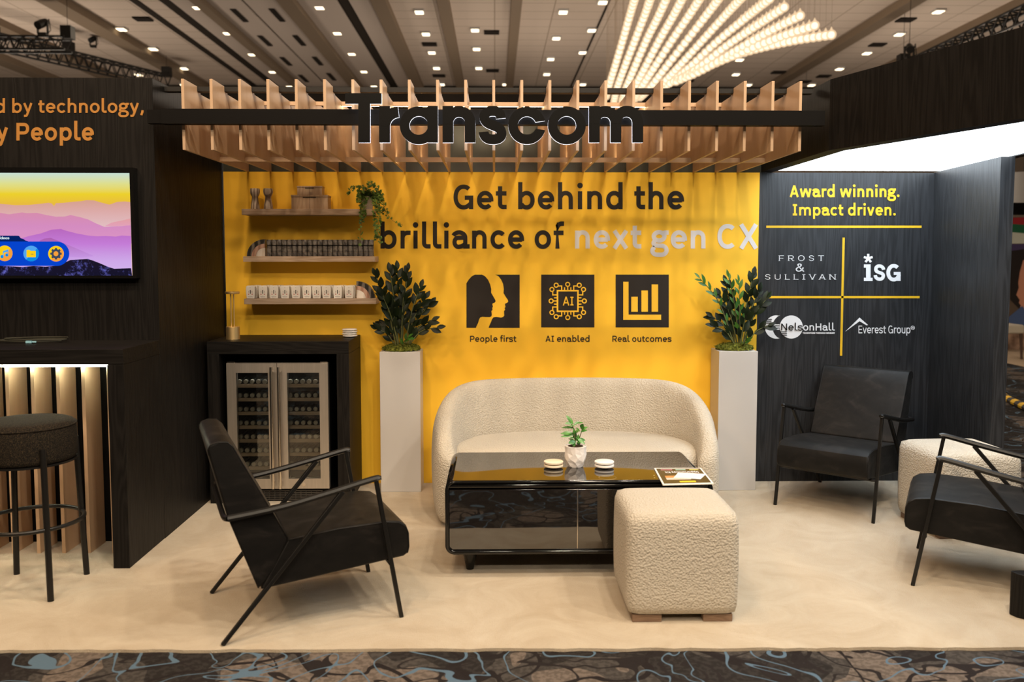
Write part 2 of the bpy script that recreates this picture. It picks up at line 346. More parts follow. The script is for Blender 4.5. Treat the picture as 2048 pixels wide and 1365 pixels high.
    if ch=='R': return 645,[[(l+8,0),(l+8,C)],[(l,C-h),(370,C-h)]+arc(370,C-h-(C-h-310)/2,225-h,(C-h-310)/2,90,-90,2.3)[1:]+[(l,310)],[(330,310),(575-h*.5,0)]]
    if ch=='X': return 630,[[(25+k,C),(605-k,0)],[(605-k,C),(25+k,0)]]
    if ch=='N': return 710,[[(l+8,0),(l+8,C)],[(702-l,0),(702-l,C)],[(l+8,C-h*.4),(702-l,h*.4)]]
    if ch=='H': return 700,[[(l+8,0),(l+8,C)],[(692-l,0),(692-l,C)],[(l,C/2+8),(690-l,C/2+8)]]
    if ch=='E': return 590,[[(l+8,0),(l+8,C)],[(l,C-h),(540,C-h)],[(l,C/2),(500,C/2)],[(l,h),(545,h)]]
    if ch=='F': return 570,[[(l+8,0),(l+8,C)],[(l,C-h),(540,C-h)],[(l,C/2-10),(490,C/2-10)]]
    if ch=='O': return 720,[arc(360,C/2,310-h,C/2-h+o,0,360,2.15)]
    if ch=='S': return 600,[[(x*1.16,y*1.33+5) for x,y in glyph('s',w/1.2)[1][0]]]
    if ch=='T': return 590,[[(295,0),(295,C)],[(25,C-h),(565,C-h)]]
    if ch=='U': return 690,[[(l,C),(l,240)]+arc(345,235,345-l,235-B,180,360,2.2)+[(690-l,C)]]
    if ch=='L': return 530,[[(l+8,C),(l+8,0)],[(l,h),(510,h)]]
    if ch=='V': return 640,[[(22+k,C),(320,0)],[(618-k,C),(320,0)]]
    if ch=='M': return 830,[[(l,0),(l,C)],[(830-l,0),(830-l,C)],[(l,C),(415,160)],[(830-l,C),(415,160)]]
    if ch=='D': return 680,[[(l,0),(l,C)],[(l,C-h),(330,C-h)]+arc(330,C/2,300-h,C/2-h,90,-90,2.2)+[(l,h)]]
    if ch=='W': return 960,[[(22+k,C),(250,0)],[(250,0),(480,C)],[(480,C),(710,0)],[(710,0),(938-k,C)]]
    if ch=='K': return 650,[[(l,0),(l,C)],[(600,C),(l+20,270)],[(250,410),(615-h,0)]]
    if ch=='B': return 640,glyph('P',w)[1]+[[(l,330),(390,330)]+arc(390,(330+h)/2,225-h,(330-h)/2,90,-90,2.3)[1:]+[(l,h)]]
    if ch=='&': return 680,[bez((620,0),(480,160),(330,330),(230,480))+bez((230,480),(160,620),(240,C-h),(330,C-h))[1:]+bez((330,C-h),(460,C-h),(470,500),(330,420))[1:]+bez((330,420),(180,340),(80,270),(90,180))[1:]+bez((90,180),(100,20),(300,-10),(430,90))[1:]+bez((430,90),(520,170),(560,260),(570,360))[1:]]
    return 500,[[(60,0),(60,500)]]
def ribbon(path,w):
    # mitred outline of a stroke: (left side, right side)
    pts=[path[0]]
    for q in path[1:]:
        if math.hypot(q[0]-pts[-1][0],q[1]-pts[-1][1])>1e-6*w+1e-9: pts.append(q)
    closed=len(pts)>3 and math.hypot(pts[0][0]-pts[-1][0],pts[0][1]-pts[-1][1])<w*.02
    if closed: pts=pts[:-1]
    n=len(pts); L=[];R=[]
    for i in range(n):
        a=pts[i-1] if (i or closed) else None; b=pts[(i+1)%n] if (i<n-1 or closed) else None
        def nrm(p,q):
            d=math.hypot(q[0]-p[0],q[1]-p[1]); return (-(q[1]-p[1])/d,(q[0]-p[0])/d)
        if a is None: nx,ny=nrm(pts[i],b); s=1
        elif b is None: nx,ny=nrm(a,pts[i]); s=1
        else:
            n1=nrm(a,pts[i]); n2=nrm(pts[i],b); nx,ny=n1[0]+n2[0],n1[1]+n2[1]; d=math.hypot(nx,ny) or 1
            nx/=d; ny/=d; s=1/max(.5,nx*n1[0]+ny*n1[1])
        L.append((pts[i][0]+nx*s*w/2,pts[i][1]+ny*s*w/2)); R.append((pts[i][0]-nx*s*w/2,pts[i][1]-ny*s*w/2))
    return L,R,closed
def text_shapes(s,w,track=0):
    # list of (strokes offset by pen), total width
    pen=0; out=[]
    for ch in s:
        adv,st=glyph(ch,w)
        for k in st:
            if k[0]=='dot': out.append(('dot',k[1]+pen,k[2],k[3]))
            else: out.append([(x+pen,y) for x,y in k])
        pen+=adv+track
    return out,pen
def extents(shapes,w):
    xs=[]
    for k in shapes:
        if k[0]=='dot': xs+=[k[1]-k[3],k[1]+k[3]]
        else:
            L,R,_=ribbon(k,w); xs+=[p[0] for p in L+R]
    return min(xs),max(xs)

class Deck:
    """flat vinyl shapes given in photograph pixels, laid on the plane y = Y (world), each shape a hair thicker than the last so overlaps never coincide"""
    def __init__(s,Y): s.Y=Y; s.m=MB(); s.k=0
    def thick(s): s.k+=1; return .0012+.00009*s.k
    def w(s,p): q=onY(p[0],p[1],s.Y); return Vector((q.x,s.Y,q.z))
    def poly(s,pts): s.m.prism([s.w(p) for p in pts],(0,-s.thick(),0)); return s
    def stroke(s,path,w):
        L,Rr,c=ribbon(path,w); t=s.thick(); n=len(L); b=s.m.b; d=Vector((0,-t,0))
        a=[b.verts.new(s.w(p)) for p in L]; e=[b.verts.new(s.w(p)) for p in Rr]; a2=[b.verts.new(v.co+d) for v in a]; e2=[b.verts.new(v.co+d) for v in e]
        for i in range(n-(0 if c else 1)):
            j=(i+1)%n; s.m.face((a2[i],e2[i],e2[j],a2[j])); s.m.face((a[i],a2[i],a2[j],a[j])); s.m.face((e[i],e[j],e2[j],e2[i]))
        if not c: s.m.face((a[0],e[0],e2[0],a2[0])); s.m.face((a[-1],a2[-1],e2[-1],e[-1]))
        return s
    def disc(s,x,y,r,n=28): return s.poly([(x+r*math.cos(2*PI*i/n),y+r*math.sin(2*PI*i/n)) for i in range(n)])
    def ring(s,x,y,r,w): return s.stroke(arc(x,y,r,r,0,360),w)
    def rect(s,x0,y0,x1,y1): return s.poly([(x0,y0),(x1,y0),(x1,y1),(x0,y1)])
    def text(s,txt,x0,x1,yb,yc,weight,track=0,cap=698,serif=False):
        sh,_=text_shapes(txt,weight,track)
        if serif:
            ex=[]
            for k in sh:
                if k[0]=='dot' or len(k)>6: continue
                for p,q in ((k[0],k[1]),(k[-1],k[-2])):
                    if abs(p[0]-q[0])<abs(p[1]-q[1]) and (p[1]<20 or p[1]>cap-20): ex.append([(p[0]-95,p[1]+(14 if p[1]<20 else -14)),(p[0]+95,p[1]+(14 if p[1]<20 else -14))])
            a,b=extents(sh,weight)
        else: ex=[]; a,b=extents(sh,weight)
        sy=(yb-yc)/cap; sx=(x1-x0)/(b-a)
        f=lambda p:(x0+(p[0]-a)*sx,yb-p[1]*sy)
        for k in sh:
            if k[0]=='dot': s.poly([f((k[1]+k[3]*math.cos(i*PI/9),k[2]+k[3]*math.sin(i*PI/9))) for i in range(18)])
            else: s.fstroke(k,weight,f)
        for k in ex: s.fstroke(k,28,f)
        return s
    def fstroke(s,k,w,f):
        L,Rr,c=ribbon(k,w); t=s.thick(); n=len(L); b=s.m.b; d=Vector((0,-t,0))
        a=[b.verts.new(s.w(f(p))) for p in L]; e=[b.verts.new(s.w(f(p))) for p in Rr]; a2=[b.verts.new(v.co+d) for v in a]; e2=[b.verts.new(v.co+d) for v in e]
        for i in range(n-(0 if c else 1)):
            j=(i+1)%n; s.m.face((a2[i],e2[i],e2[j],a2[j])); s.m.face((a[i],a2[i],a2[j],a[j])); s.m.face((e[i],e[j],e2[j],e2[i]))
        if not c: s.m.face((a[0],e[0],e2[0],a2[0])); s.m.face((a[-1],a2[-1],e2[-1],e[-1]))
    def done(s,name,m,parent,label=None):
        o=s.m.build(name,m,parent)
        if label: o['label']=label
        return o

# ------------------------------------------------------------------ room shell
W=5.773      # plane of the booth back wall
struct(MB().box(-26,26,-14,28.2,-.06,0).build('floor',M['hallcarpet']))
CZ=6.5
struct(MB().box(-26,26,-14,28.2,CZ,CZ+.1).build('ceiling',M['ceiling']))
struct(MB().box(-26,26,28,28.2,0,CZ).build('wall_far',M['hallwall']))
struct(MB().box(-26.2,-26,-14,28.2,0,CZ).build('wall_left_hall',M['hallwall']))
struct(MB().box(26,26.2,-14,28.2,0,CZ).build('wall_right_hall',M['hallwall']))
struct(MB().box(-26,26,-14.2,-14,0,CZ).build('wall_front_hall',M['hallwall']))
def cx(x0,row=0.): return (x0-990)/(513-row)*(CZ-EYE)   # ceiling pixel column at the top edge of the photograph -> x
trim_n=0
def trim(mb,m):
    global trim_n; trim_n+=1; return struct(mb.build('trim_%d'%trim_n,m))
YE=26.6
for a,b in ((97,139),(396,416),(565,596),(748,777),(877,900),(1023,1044),(1800,1830),(2030,2072)):
    trim(MB().box(cx(a),cx(b),8,YE,CZ-.16,CZ+.01),M['tan'])
for a,b in ((-300,-255),(-120,-75),(2190,2250)): trim(MB().box(cx(a),cx(b),8,YE,CZ-.16,CZ+.01),M['tan'])
for a,b in ((260,275),(319,343),(676,699),(1218,1222),(486,490)): trim(MB().box(cx(a),cx(b),8,YE,CZ-.02,CZ+.01),M['darkbeam'])
trim(MB().box(cx(345),cx(395),8,YE,CZ-.05,CZ+.01),M['ceiling_plain']); trim(MB().box(cx(417),cx(485),8,YE,CZ-.05,CZ+.01),M['ceiling_plain']); trim(MB().box(cx(491),cx(564),8,YE,CZ-.05,CZ+.01),M['ceiling_plain'])
trim(MB().box(cx(597),cx(675),8,YE,CZ-.05,CZ+.01),M['ceiling_plain']); trim(MB().box(cx(700),cx(747),8,YE,CZ-.05,CZ+.01),M['ceiling_plain'])
trim(MB().box(-25,25,YE,28,CZ-.45,CZ+.01),M['darkbeam'])

# booth walls
wall_back=struct(MB().box(-1.735,1.712,W,W+.08,0,2.04).build('wall_back',M['yellow']))
wall_header=struct(MB().box(-1.735,1.76,W,W+.08,2.04,2.40).build('wall_header',M['header']))
wall_right=struct(MB().box(1.713,2.93,W,W+.08,0,2.04).build('wall_right',M['ash_coollit']))
# splayed side panel, ends in a blunt post towards the viewer
a=Vector((2.858,W+.02,0)); d=Vector((-.0935,-1,0)).normalized(); b=a+d*.925; n=Vector((d.y,-d.x,0))*-.075
wall_side=struct(MB().prism([a,b,b+n,a+n],(0,0,2.045)).build('wall_side',M['ash_coollit']))
TY=4.646     # front plane of the tower that carries the screen
wall_left=struct(MB().box(-3.6,-1.745,TY,W+.1,0,2.408).build('wall_left',M['ash'],bevel=.002))

# lettering on the back wall
G='wall graphic lettering'
Deck(W).text('Get behind the',907,1368,418.6,370.2,125).done('lettering',M['vinyl_dark'],wall_back,'dark brown lettering reading Get behind the')
Deck(W).text('brilliance of',761,1128,497.4,449,125).done('lettering',M['vinyl_dark'],wall_back,'dark brown lettering reading brilliance of')
Deck(W).text('next gen CX',1150,1515.5,497.4,449,127).done('lettering',M['vinyl_pale'],wall_back,'pale grey lettering reading next gen CX')
Deck(W).text('People first',940,1032.5,684,672,112).done('lettering',M['vinyl_dark'],wall_back,'small lettering reading People first')
Deck(W).text('AI enabled',1091,1179,684,672,112).done('lettering',M['vinyl_dark'],wall_back,'small lettering reading AI enabled')
Deck(W).text('Real outcomes',1224.8,1343,684,672,112).done('lettering',M['vinyl_dark'],wall_back,'small lettering reading Real outcomes')
def z3(pts,s=8.53,ox=920,oy=540): return [(ox+x/s,oy+y/s) for x,y in pts]
prof=[(375,82),(430,112),(480,172),(515,250),(533,330),(530,390),(560,440),(605,520),(607,543),(590,560),(555,575),(552,595),(563,630),(548,652),(557,678),(535,705),(543,765),(535,795),(505,808),(440,806),(380,801),(345,815),(325,850),(310,905),(285,955),(272,990)]
Deck(W).poly(z3([(110,990),(110,230),(150,165),(200,112),(255,82)]+prof)).poly(z3([(602,82),(1018,82),(1018,990),(487,990),(505,945),(530,890),(545,845),(570,812),(620,806),(700,815),(735,806),(755,780),(750,706),(770,680),(761,655),(776,632),(768,595),(770,578),(802,563),(822,546),(818,516),(770,445),(742,395),(748,330),(735,240),(700,165),(655,108)])).done('icon',M['vinyl_dark'],wall_back,'icon of two heads in profile')
q=lambda x,y:(880+x/3.103,350+y/3.103)
ic=Deck(W).rect(*q(628,619),*q(958,947)).done('icon',M['vinyl_dark'],wall_back,'icon of a computer chip')
dk=Deck(W-.0016); C0=(792.5,783)
def rot(p,k):
    x,y=p[0]-C0[0],p[1]-C0[1]
    for _ in range(k): x,y=-y,x
    return q(C0[0]+x,C0[1]+y)
dk.stroke([q(729,719),q(856,719),q(856,847),q(729,847),q(729,719)],3.1)
for k in range(4):
    for pth in ([(755,716),(755,690),(733,690)],[(830,716),(830,690),(852,690)],[(792.5,716),(792.5,694)],[(773,716),(773,698)],[(812,716),(812,698)]): dk.stroke([rot(p,k) for p in pth],2.2)
    for c in ((721,685),(864,685),(792.5,680)): dk.ring(*rot(c,k),4.0,2.1)
dk.text('AI',*[q(762,0)[0],q(828,0)[0]],q(0,811)[1],q(0,757)[1],100)
dk.done('chip_mark',M['yellow'],ic)
ic=Deck(W).rect(*q(1090,619),*q(1420,947)).done('icon',M['vinyl_dark'],wall_back,'icon of a rising bar chart')
dk=Deck(W-.0016); dk.poly([q(1137,664),q(1170,664),q(1170,868),q(1372,868),q(1372,900),q(1137,900)])
for x0,x1,y0 in ((1187,1227,757),(1250,1290,718),(1313,1353,680)): dk.rect(*q(x0,y0),*q(x1,850))
dk.done('chart_mark',M['yellow'],ic)
# lettering on the award panel
Deck(W).text('Award winning.',1579.4,1798.5,394.5,371.4,130).done('lettering',M['vinyl_yellow'],wall_right,'yellow lettering reading Award winning.')
Deck(W).text('Impact driven.',1585.5,1791,431.4,408.5,125).done('lettering',M['vinyl_yellow'],wall_right,'yellow lettering reading Impact driven.')
Deck(W).rect(1532.5,451.5,1843,456).done('stripe',M['vinyl_yellow'],wall_right,'yellow stripe under the heading')
Deck(W).rect(1530,592.5,1839,597).done('stripe',M['vinyl_yellow'],wall_right,'horizontal yellow stripe of the cross')
Deck(W).poly([(1685,475.5),(1689.5,475.5),(1684.2,711.8),(1679.8,711.8)]).done('stripe',M['vinyl_yellow'],wall_right,'vertical yellow stripe of the cross')
V=M['vinyl_white']
dk=Deck(W).text('FROST',1558,1647.5,522,511.3,62,330,serif=True).text('SULLIVAN',1530,1670.5,559.5,549,62,290,serif=True).text('&',1591,1608,543.5,527.5,75); dk.done('lettering',V,wall_right,'white serif lettering reading Frost & Sullivan')
p=lambda x,y:(1500+x/3.25,340+y/3.25)
dk=Deck(W)
for k in range(5):
    an=-PI/2+k*2*PI/5; dk.stroke([p(768,576),p(768+30*math.cos(an),576+30*math.sin(an))],4.6)
dk.poly([p(740,615),p(783,615),p(783,702),p(796,702),p(796,723),p(740,723),p(740,702),p(754,702),p(754,636),p(740,636)])
dk.stroke([p(*t) for t in bez((868,650),(868,620),(815,615),(817,648))+bez((817,648),(819,675),(868,662),(866,690))[1:]+bez((866,690),(864,722),(812,716),(814,684))[1:]],6.6)
dk.stroke([p(x,y) for x,y in arc(934,669,36,45,-48,-345)],7.4).rect(*p(934,664),*p(978,683)).rect(*p(956,664),*p(978,722))
dk.done('logo',V,wall_right,'white slab letters i S G with an asterisk')
dk=Deck(W); cr=[p(172+76*math.cos(t),1022+76*math.sin(t)) for t in [R(a) for a in range(75,286,10)]]; inn=[p(229+84*math.cos(t),1022+84*math.sin(t)) for t in [R(a) for a in range(244,115,-10)]]
dk.poly(cr+inn).disc(*p(268,1022),75/3.25,40)
for y in (1008,1022,1036): dk.rect(*p(146,y-3),*p(192,y+3))
dk.text('onHall',*[p(345,0)[0],p(550,0)[0]],p(0,1045)[1],p(0,999)[1],100)
dk.text('TRANSFORM THROUGH INSIGHT',*[p(342,0)[0],p(549,0)[0]],p(0,1067)[1],p(0,1056)[1],130)
lg=dk.done('logo',V,wall_right,'white logo of a crescent and a disc beside onHall')
dk=Deck(W-.006).text('Nels',*[p(203,0)[0],p(342,0)[0]],p(0,1045)[1],p(0,999)[1],92)
for k,y in enumerate((972,984,996)): dk.rect(*p(108-k*4,y-2),*p(143-k*3,y+2))
for k,y in enumerate((1052,1064,1076)): dk.rect(*p(197+k*7,y-2),*p(241,y+2))
dk.done('dark_lettering',M['black'],lg)
dk=Deck(W).poly([p(620,1051),p(712,961),p(767,1009),p(757,1011),p(712,984)]).text('Everest Group',*[p(705,0)[0],p(1041,0)[0]],p(0,1063)[1],p(0,1013)[1],82).ring(*p(1057,1027),3.6,.75).text('R',*[p(1052,0)[0],p(1062,0)[0]],p(0,1033)[1],p(0,1021)[1],120)
dk.done('logo',V,wall_right,'white peak mark over lettering reading Everest Group')
# lettering on the tower
Deck(TY).text('d by technology,',-9,287.5,225.8,199.5,112).done('lettering',M['vinyl_gold'],wall_left,'ochre lettering reading by technology')
Deck(TY).text('y People',-7,188,281.3,246,126).done('lettering',M['vinyl_gold'],wall_left,'large ochre lettering reading People')

# cream carpet
bm=MB()
rng=random.Random(3); pts=[]
xs=[-3.4+.06*i for i in range(0,97)]
front=[(x,3.283-.012*x+rng.uniform(-.006,.006)) for x in xs]
bm.prism([(x,y,.0005) for x,y in front if x<2.55]+[(2.56,3.3,.0005),(2.74,4.9,.0005),(2.80,W-.001,.0005),(-1.744,W-.001,.0005),(-1.744,TY-.001,.0005),(-3.4,TY-.001,.0005)],(0,0,.012))
tag(bm.build('carpet',M['rug']),'cream cut pile carpet covering the whole booth floor','carpet')

# ------------------------------------------------------------------ canopy of plywood fins
FY,FX0,FX1,NF=4.6,-1.584,1.56,23
cn=thing('fin_canopy','overhead canopy of upright birch plywood fins with black front beam','canopy',(0,5.2,2.04))
off=Vector((0,-5.2,-2.04))
def O(x,y,z): return Vector((x,y,z))+off
fm=MB().prism([O(0,FY,2.04),O(0,W-.004,2.04),O(0,W-.004,2.362),O(0,4.855,2.362),O(0,4.855,2.368),O(0,4.80,2.368),O(0,4.80,2.395),O(0,FY,2.395)],(.014,0,0))
fin=fm.build('fin',M['birch'],cn); fin.location.x=FX0
for i in range(1,NF):
    f=fin.copy(); COL.objects.link(f); f.parent=cn; f.location.x=FX0+(FX1-FX0)*i/(NF-1)
MB().box(FX0,FX1+.014,5.165-5.2,5.185-5.2,.001,.027).build('rail',M['birch'],cn)
MB().box(FX0,FX1+.014,5.055-5.2,5.075-5.2,.30,.3215).build('rail',M['birch'],cn)
MB().box(-1.742,1.70,4.802-5.2,4.853-5.2,.329,.354).build('roof_bar',M['darkmetal'],cn)
MB().box(-1.668,1.675,4.545-5.2,4.598-5.2,2.163-2.04,2.237-2.04).box(-1.742,-1.668,4.556-5.2,4.598-5.2,2.166-2.04,2.234-2.04).build('beam',M['black'],cn)
MB().box(-.9,.9,5.075-5.2,5.09-5.2,.30,.318).build('led_strip',M['ledwarm'],cn)
MB().box(-.75,.75,5.187-5.2,5.197-5.2,.003,.010).build('led_strip',M['ledwarm'],cn)

# ------------------------------------------------------------------ sign
sg=thing('backlit_sign','large black backlit letters spelling Transcom across the fin canopy','sign',(0,4.543,2.163))
SY=4.50; zz=lambda x,y:(660+x/2.923,y/2.923)
def sgl(strokes):
    par=None
    for nm,y0,y1,m in (('letter',SY,SY+.016,M['letterblack']),('halo',SY+.0162,SY+.0245,M['halo'])):
        mb=MB(); k=0
        for pth,w in strokes:
            k+=1; e=.0004*k
            L,Rr,c=ribbon([zz(*t) for t in pth],w/2.923); n=len(L)
            def P(p,y): v=onY(p[0],p[1],SY); return Vector((v.x,y-4.543,v.z-2.163))
            ya=y0-(e if nm=='letter' else 0); yb=y1-(0 if nm=='letter' else e)
            A=[mb.b.verts.new(P(t,ya)) for t in L]; B=[mb.b.verts.new(P(t,ya)) for t in Rr]; A2=[mb.b.verts.new(P(t,yb)) for t in L]; B2=[mb.b.verts.new(P(t,yb)) for t in Rr]
            for i in range(n-(0 if c else 1)):
                j=(i+1)%n
                for f in ((A[i],B[i],B[j],A[j]),(A2[i],A2[j],B2[j],B2[i]),(A[i],A[j],A2[j],A2[i]),(B[i],B2[i],B2[j],B[j])): mb.face(f)
            if not c:
                for i in (0,-1): mb.face((A[i],B[i],B2[i],A2[i]))
        o=mb.build(nm,m,par or sg)
        if nm=='letter': par=o; 
    return par
stem=lambda x,w,y0=620,y1=833:([(x,y0),(x,y1)],w)
LET={'T':[([(88,575),(300,575)],60),stem(199,68,576,833)],
 'r':[stem(318,63),(arc(402,738,84,84,180,268),62)],
 'a':[(arc(518,733,83,83,0,360),55),stem(600,60)],
 'n':[stem(689,62),(arc(754,716,65,65,172,360)+[(819,833)],62)],
 's':[([(999,691)]+bez((999,691),(998,655),(975,648),(952,648))[1:]+bez((952,648),(922,648),(902,660),(902,684))[1:]+bez((902,684),(902,715),(935,725),(955,733))[1:]+bez((955,733),(985,743),(1003,755),(1003,782))[1:]+bez((1003,782),(1003,805),(980,815),(952,815))[1:]+bez((952,815),(920,815),(899,800),(899,771))[1:],57)],
 'c':[([(1229,757)]+arc(1152,733,82,82,22,338)+[(1229,709)],56)],
 'o':[(arc(1385,733,83,83,0,360),55)],
 'm':[stem(1546,62),(arc(1609,714,63,63,172,360)+[(1672,833)],62),(arc(1736,714,64,64,172,360)+[(1800,833)],62)]}
for ch in 'Transcom': sgl(LET[ch])

# ------------------------------------------------------------------ lit canopy over the award corner
ca=thing('lit_canopy','black stained wood canopy with glowing white ceiling over the award corner','canopy',(2.3,4.6,2.045))
o3=Vector((-2.3,-4.6,-2.045))
c1=onZ(1648,301,2.045); c1=Vector((1.72,c1.y,2.045)); dn=Vector((.347,-1,0)).normalized(); c2=c1+dn*2.6
nb=Vector((-dn.y,dn.x,0))*.085
def fascia(a,b,n,z0,z1,name):
    MB().prism([Vector((p.x,p.y,z0))+o3 for p in (a,b,b+n,a+n)],(0,0,z1-z0)).build(name,M['ash'],ca)
ZT=2.405
fascia(Vector((1.72,W+.08,0)),c1,Vector((.085,0,0)),2.045,ZT,'fascia')
fascia(c1,c2,nb,2.0452,ZT+.0004,'fascia')
sp0=Vector((2.935,W,0)); sd=Vector((-.0935,-1,0)).normalized(); s2=sp0+sd*3.6
MB().prism([Vector((p[0],p[1],2.053))+o3 for p in ((1.79,W),(2.935,W),(s2.x,s2.y),(c2.x+.08,c2.y+.03),(c1.x+.08,c1.y+.03))],(0,0,.03)).build('light_panel',M['canopy_light'],ca)
MB().prism([Vector((p.x,p.y,2.047))+o3 for p in (sp0+Vector((0,.08,0)),s2,s2+Vector((.06,0,0)),sp0+Vector((.06,.08,0)))],(0,0,.3)).build('fascia',M['ash'],ca)

# ------------------------------------------------------------------ television
tv=thing('television','wall mounted television showing pink mountains under a yellow sky','television',(-2.4,TY,1.67))
t0=Vector((2.4,-TY,-1.67))
sl=-3.1; q8=lambda x,y:(x/3.4125,300+y/3.4125)
YS=TY-.050
def wp(x,y,Y=None): v=onY(x,y,YS if Y is None else Y); return v
e0=wp(268.5,335.5); e1=wp(271.5,557)
bz=MB(); X1=(e0.x+e1.x)/2; Z1,Z0=e0.z,e1.z; s1=wp(262.5,346.5); s0=wp(263,551.5); 
bz.box(sl,X1,YS+.004,TY+.001,Z0,Z1)
bz.box(sl,X1,YS-.006,YS+.004,s1.z,Z1).box(sl,X1,YS-.006,YS+.004,Z0,s0.z).box((s1.x+s0.x)/2,X1,YS-.006,YS+.004,s0.z,s1.z)
for v in bz.b.verts: v.co+=t0
tvf=bz.build('frame',M['blackgloss'],tv)
zb=lambda y:onY(120,y,YS).z
def grad(name,stops,strength=1.0,speck=None):
    m=bpy.data.materials.new(name); m.use_nodes=True; t=m.node_tree; t.nodes.remove(BS(m)); g=nd(m,'ShaderNodeNewGeometry'); sx=nd(m,'ShaderNodeSeparateXYZ'); lk(m,g.outputs['Position'],sx.inputs[0])
    mr=nd(m,'ShaderNodeMapRange'); lk(m,sx.outputs['Z'],mr.inputs['Value']); ya,yb=stops[0][0],stops[-1][0]
    mr.inputs['From Min'].default_value=zb(300+ya/3.4125); mr.inputs['From Max'].default_value=zb(300+yb/3.4125)
    c=ramp(m,mr.outputs[0],[((y-ya)/(yb-ya),s2l(*col)) for y,col in stops])
    if speck:
        v=coords(m,(1,1,1),kind='World'); n=nd(m,'ShaderNodeTexNoise',Scale=16.0,Detail=8.0,Roughness=.8); lk(m,v,n.inputs['Vector']); c2_=ramp(m,n.outputs['Fac'],[(.53,(0,0,0)),(.68,(1,1,1))])
        x=nd(m,'ShaderNodeMix',data_type='RGBA'); lk(m,c2_,x.inputs['Factor']); lk(m,c,x.inputs['A']); x.inputs['B'].default_value=(*s2l(*speck),1); c=x.outputs['Result']
    e=nd(m,'ShaderNodeEmission',Strength=strength); lk(m,c,e.inputs[0]); lk(m,e.outputs[0],t.nodes['Material Output'].inputs['Surface']); return m
def screen_poly(pts,m,lift,name='screen',zoom=q8,parent=None):
    mb=MB(); P=[]
    for x,y in pts:
        v=wp(*zoom(x,y)); P.append(Vector((max(v.x,sl+.02),YS+.003-lift,v.z))+t0)
    mb.prism(P,(0,-.0002,0)); return mb.build(name,m,parent or tv)
RX=(s1.x+s0.x)/2; xr=888
scr=screen_poly([(-2400,152),(890,152),(902,862),(-2400,862)],grad('tv sky',[(152,(196,222,214)),(230,(222,222,140)),(300,(236,208,45)),(372,(232,186,62)),(420,(226,190,170))]),0,'screen')
L1=[(-400,375),(-200,360),(0,368),(100,378),(200,376),(290,366),(330,361),(352,366),(367,386),(380,364),(430,362),(500,354),(555,350),(590,343),(640,345),(680,357),(745,374),(800,355),(850,352),(888,356)]
screen_poly(L1+[(895,560),(-400,560)],grad('tv far range',[(340,(214,160,140)),(420,(220,170,168)),(540,(226,192,196))]),.0004,'screen_image',parent=scr)
L2=[(-400,450),(-200,436),(0,430),(60,440),(150,427),(180,432),(250,430),(320,446),(380,456),(440,455),(480,445),(540,458),(600,475),(650,500),(712,526),(770,522),(830,520),(891,512)]
screen_poly(L2+[(896,640),(-400,640)],grad('tv second range',[(427,(214,140,172)),(520,(212,140,192)),(640,(220,150,196))]),.0008,'screen_image',parent=scr)
screen_poly([(715,520),(760,497),(800,488),(850,478),(890,468),(891,515),(800,520)],grad('tv right hill',[(468,(226,158,160)),(520,(226,160,184))]),.0011,'screen_image',parent=scr)
L3=[(-400,560),(-100,610),(0,620),(120,612),(190,590),(280,570),(350,545),(415,540),(450,552),(520,570),(600,585),(660,590),(720,588),(790,592),(830,585),(892,588)]
screen_poly(L3+[(900,850),(-400,850)],grad('tv third range',[(540,(184,104,190)),(640,(196,124,214)),(760,(206,168,232)),(850,(210,180,236))]),.0015,'screen_image',parent=scr)
screen_poly([(270,620),(300,606),(345,601),(400,622),(470,652),(560,690),(640,725),(560,735),(280,720)],grad('tv small hill',[(600,(172,92,172)),(735,(198,150,226))]),.0018,'screen_image',parent=scr)
L4=[(-400,800),(0,790),(150,800),(230,793),(310,798),(400,790),(440,770),(480,752),(540,748),(600,745),(640,758),(690,778),(740,800),(780,812),(830,810),(894,808)]
screen_poly(L4+[(902,862),(-400,862)],grad('tv dark range',[(745,(28,22,40)),(862,(22,20,42))],speck=(112,112,214)),.0022,'screen_image',parent=scr)
q5=lambda x,y:(x/12.8,460+y/12.8)
def flat(name,rgb,s=1.0): return emis('tv '+name,s2l(*rgb),s)
screen_poly([(-3000,150),(440,150)]+[(480+60*k/5,155+8*k*k/5+8*k) for k in range(5)]+[(600,235),(650,272),(720,292),(720,300),(-3000,300)],flat('navy',(4,32,98)),.0026,'menu_tab',q5,scr)
screen_poly([(-3000,296),(1460,300)]+[(1460+314*math.sin(R(a)),612-312*math.cos(R(a))) for a in range(10,180,10)]+[(1460,924),(-3000,915)],flat('blue',(6,68,204)),.0030,'menu_bar',q5,scr)
def circ(x,y,r,n=32,a0=0,a1=360): return [(x+r*math.cos(R(a0+(a1-a0)*i/n)),y+r*math.sin(R(a0+(a1-a0)*i/n))) for i in range(n+(1 if a1-a0<360 else 0))]
yl=flat('yellow',(252,206,20)); orr=flat('orange',(246,160,60)); lb=flat('light blue',(80,166,240)); mb_=flat('mid blue',(10,140,226)); gy=flat('grey',(62,72,92))
for cx_,cy_,m,shade in ((122,602,yl,orr),(800,608,lb,mb_),(1436,612,yl,orr)):
    ico=screen_poly(circ(cx_,cy_,201),m,.0034,'menu_icon',q5,scr)
    ico_s=screen_poly(circ(cx_,cy_,200,20,-40,130) ,shade,.0037,'menu_icon',q5,scr)
screen_poly(circ(55,685,42,20),mb_,.0041,'menu_icon',q5,scr); screen_poly(circ(180,645,40,20),mb_,.0041,'menu_icon',q5,scr)
screen_poly([(78,545),(218,497),(218,648),(200,648),(200,560),(98,590),(98,685),(78,685)],lb,.0043,'menu_icon',q5,scr)
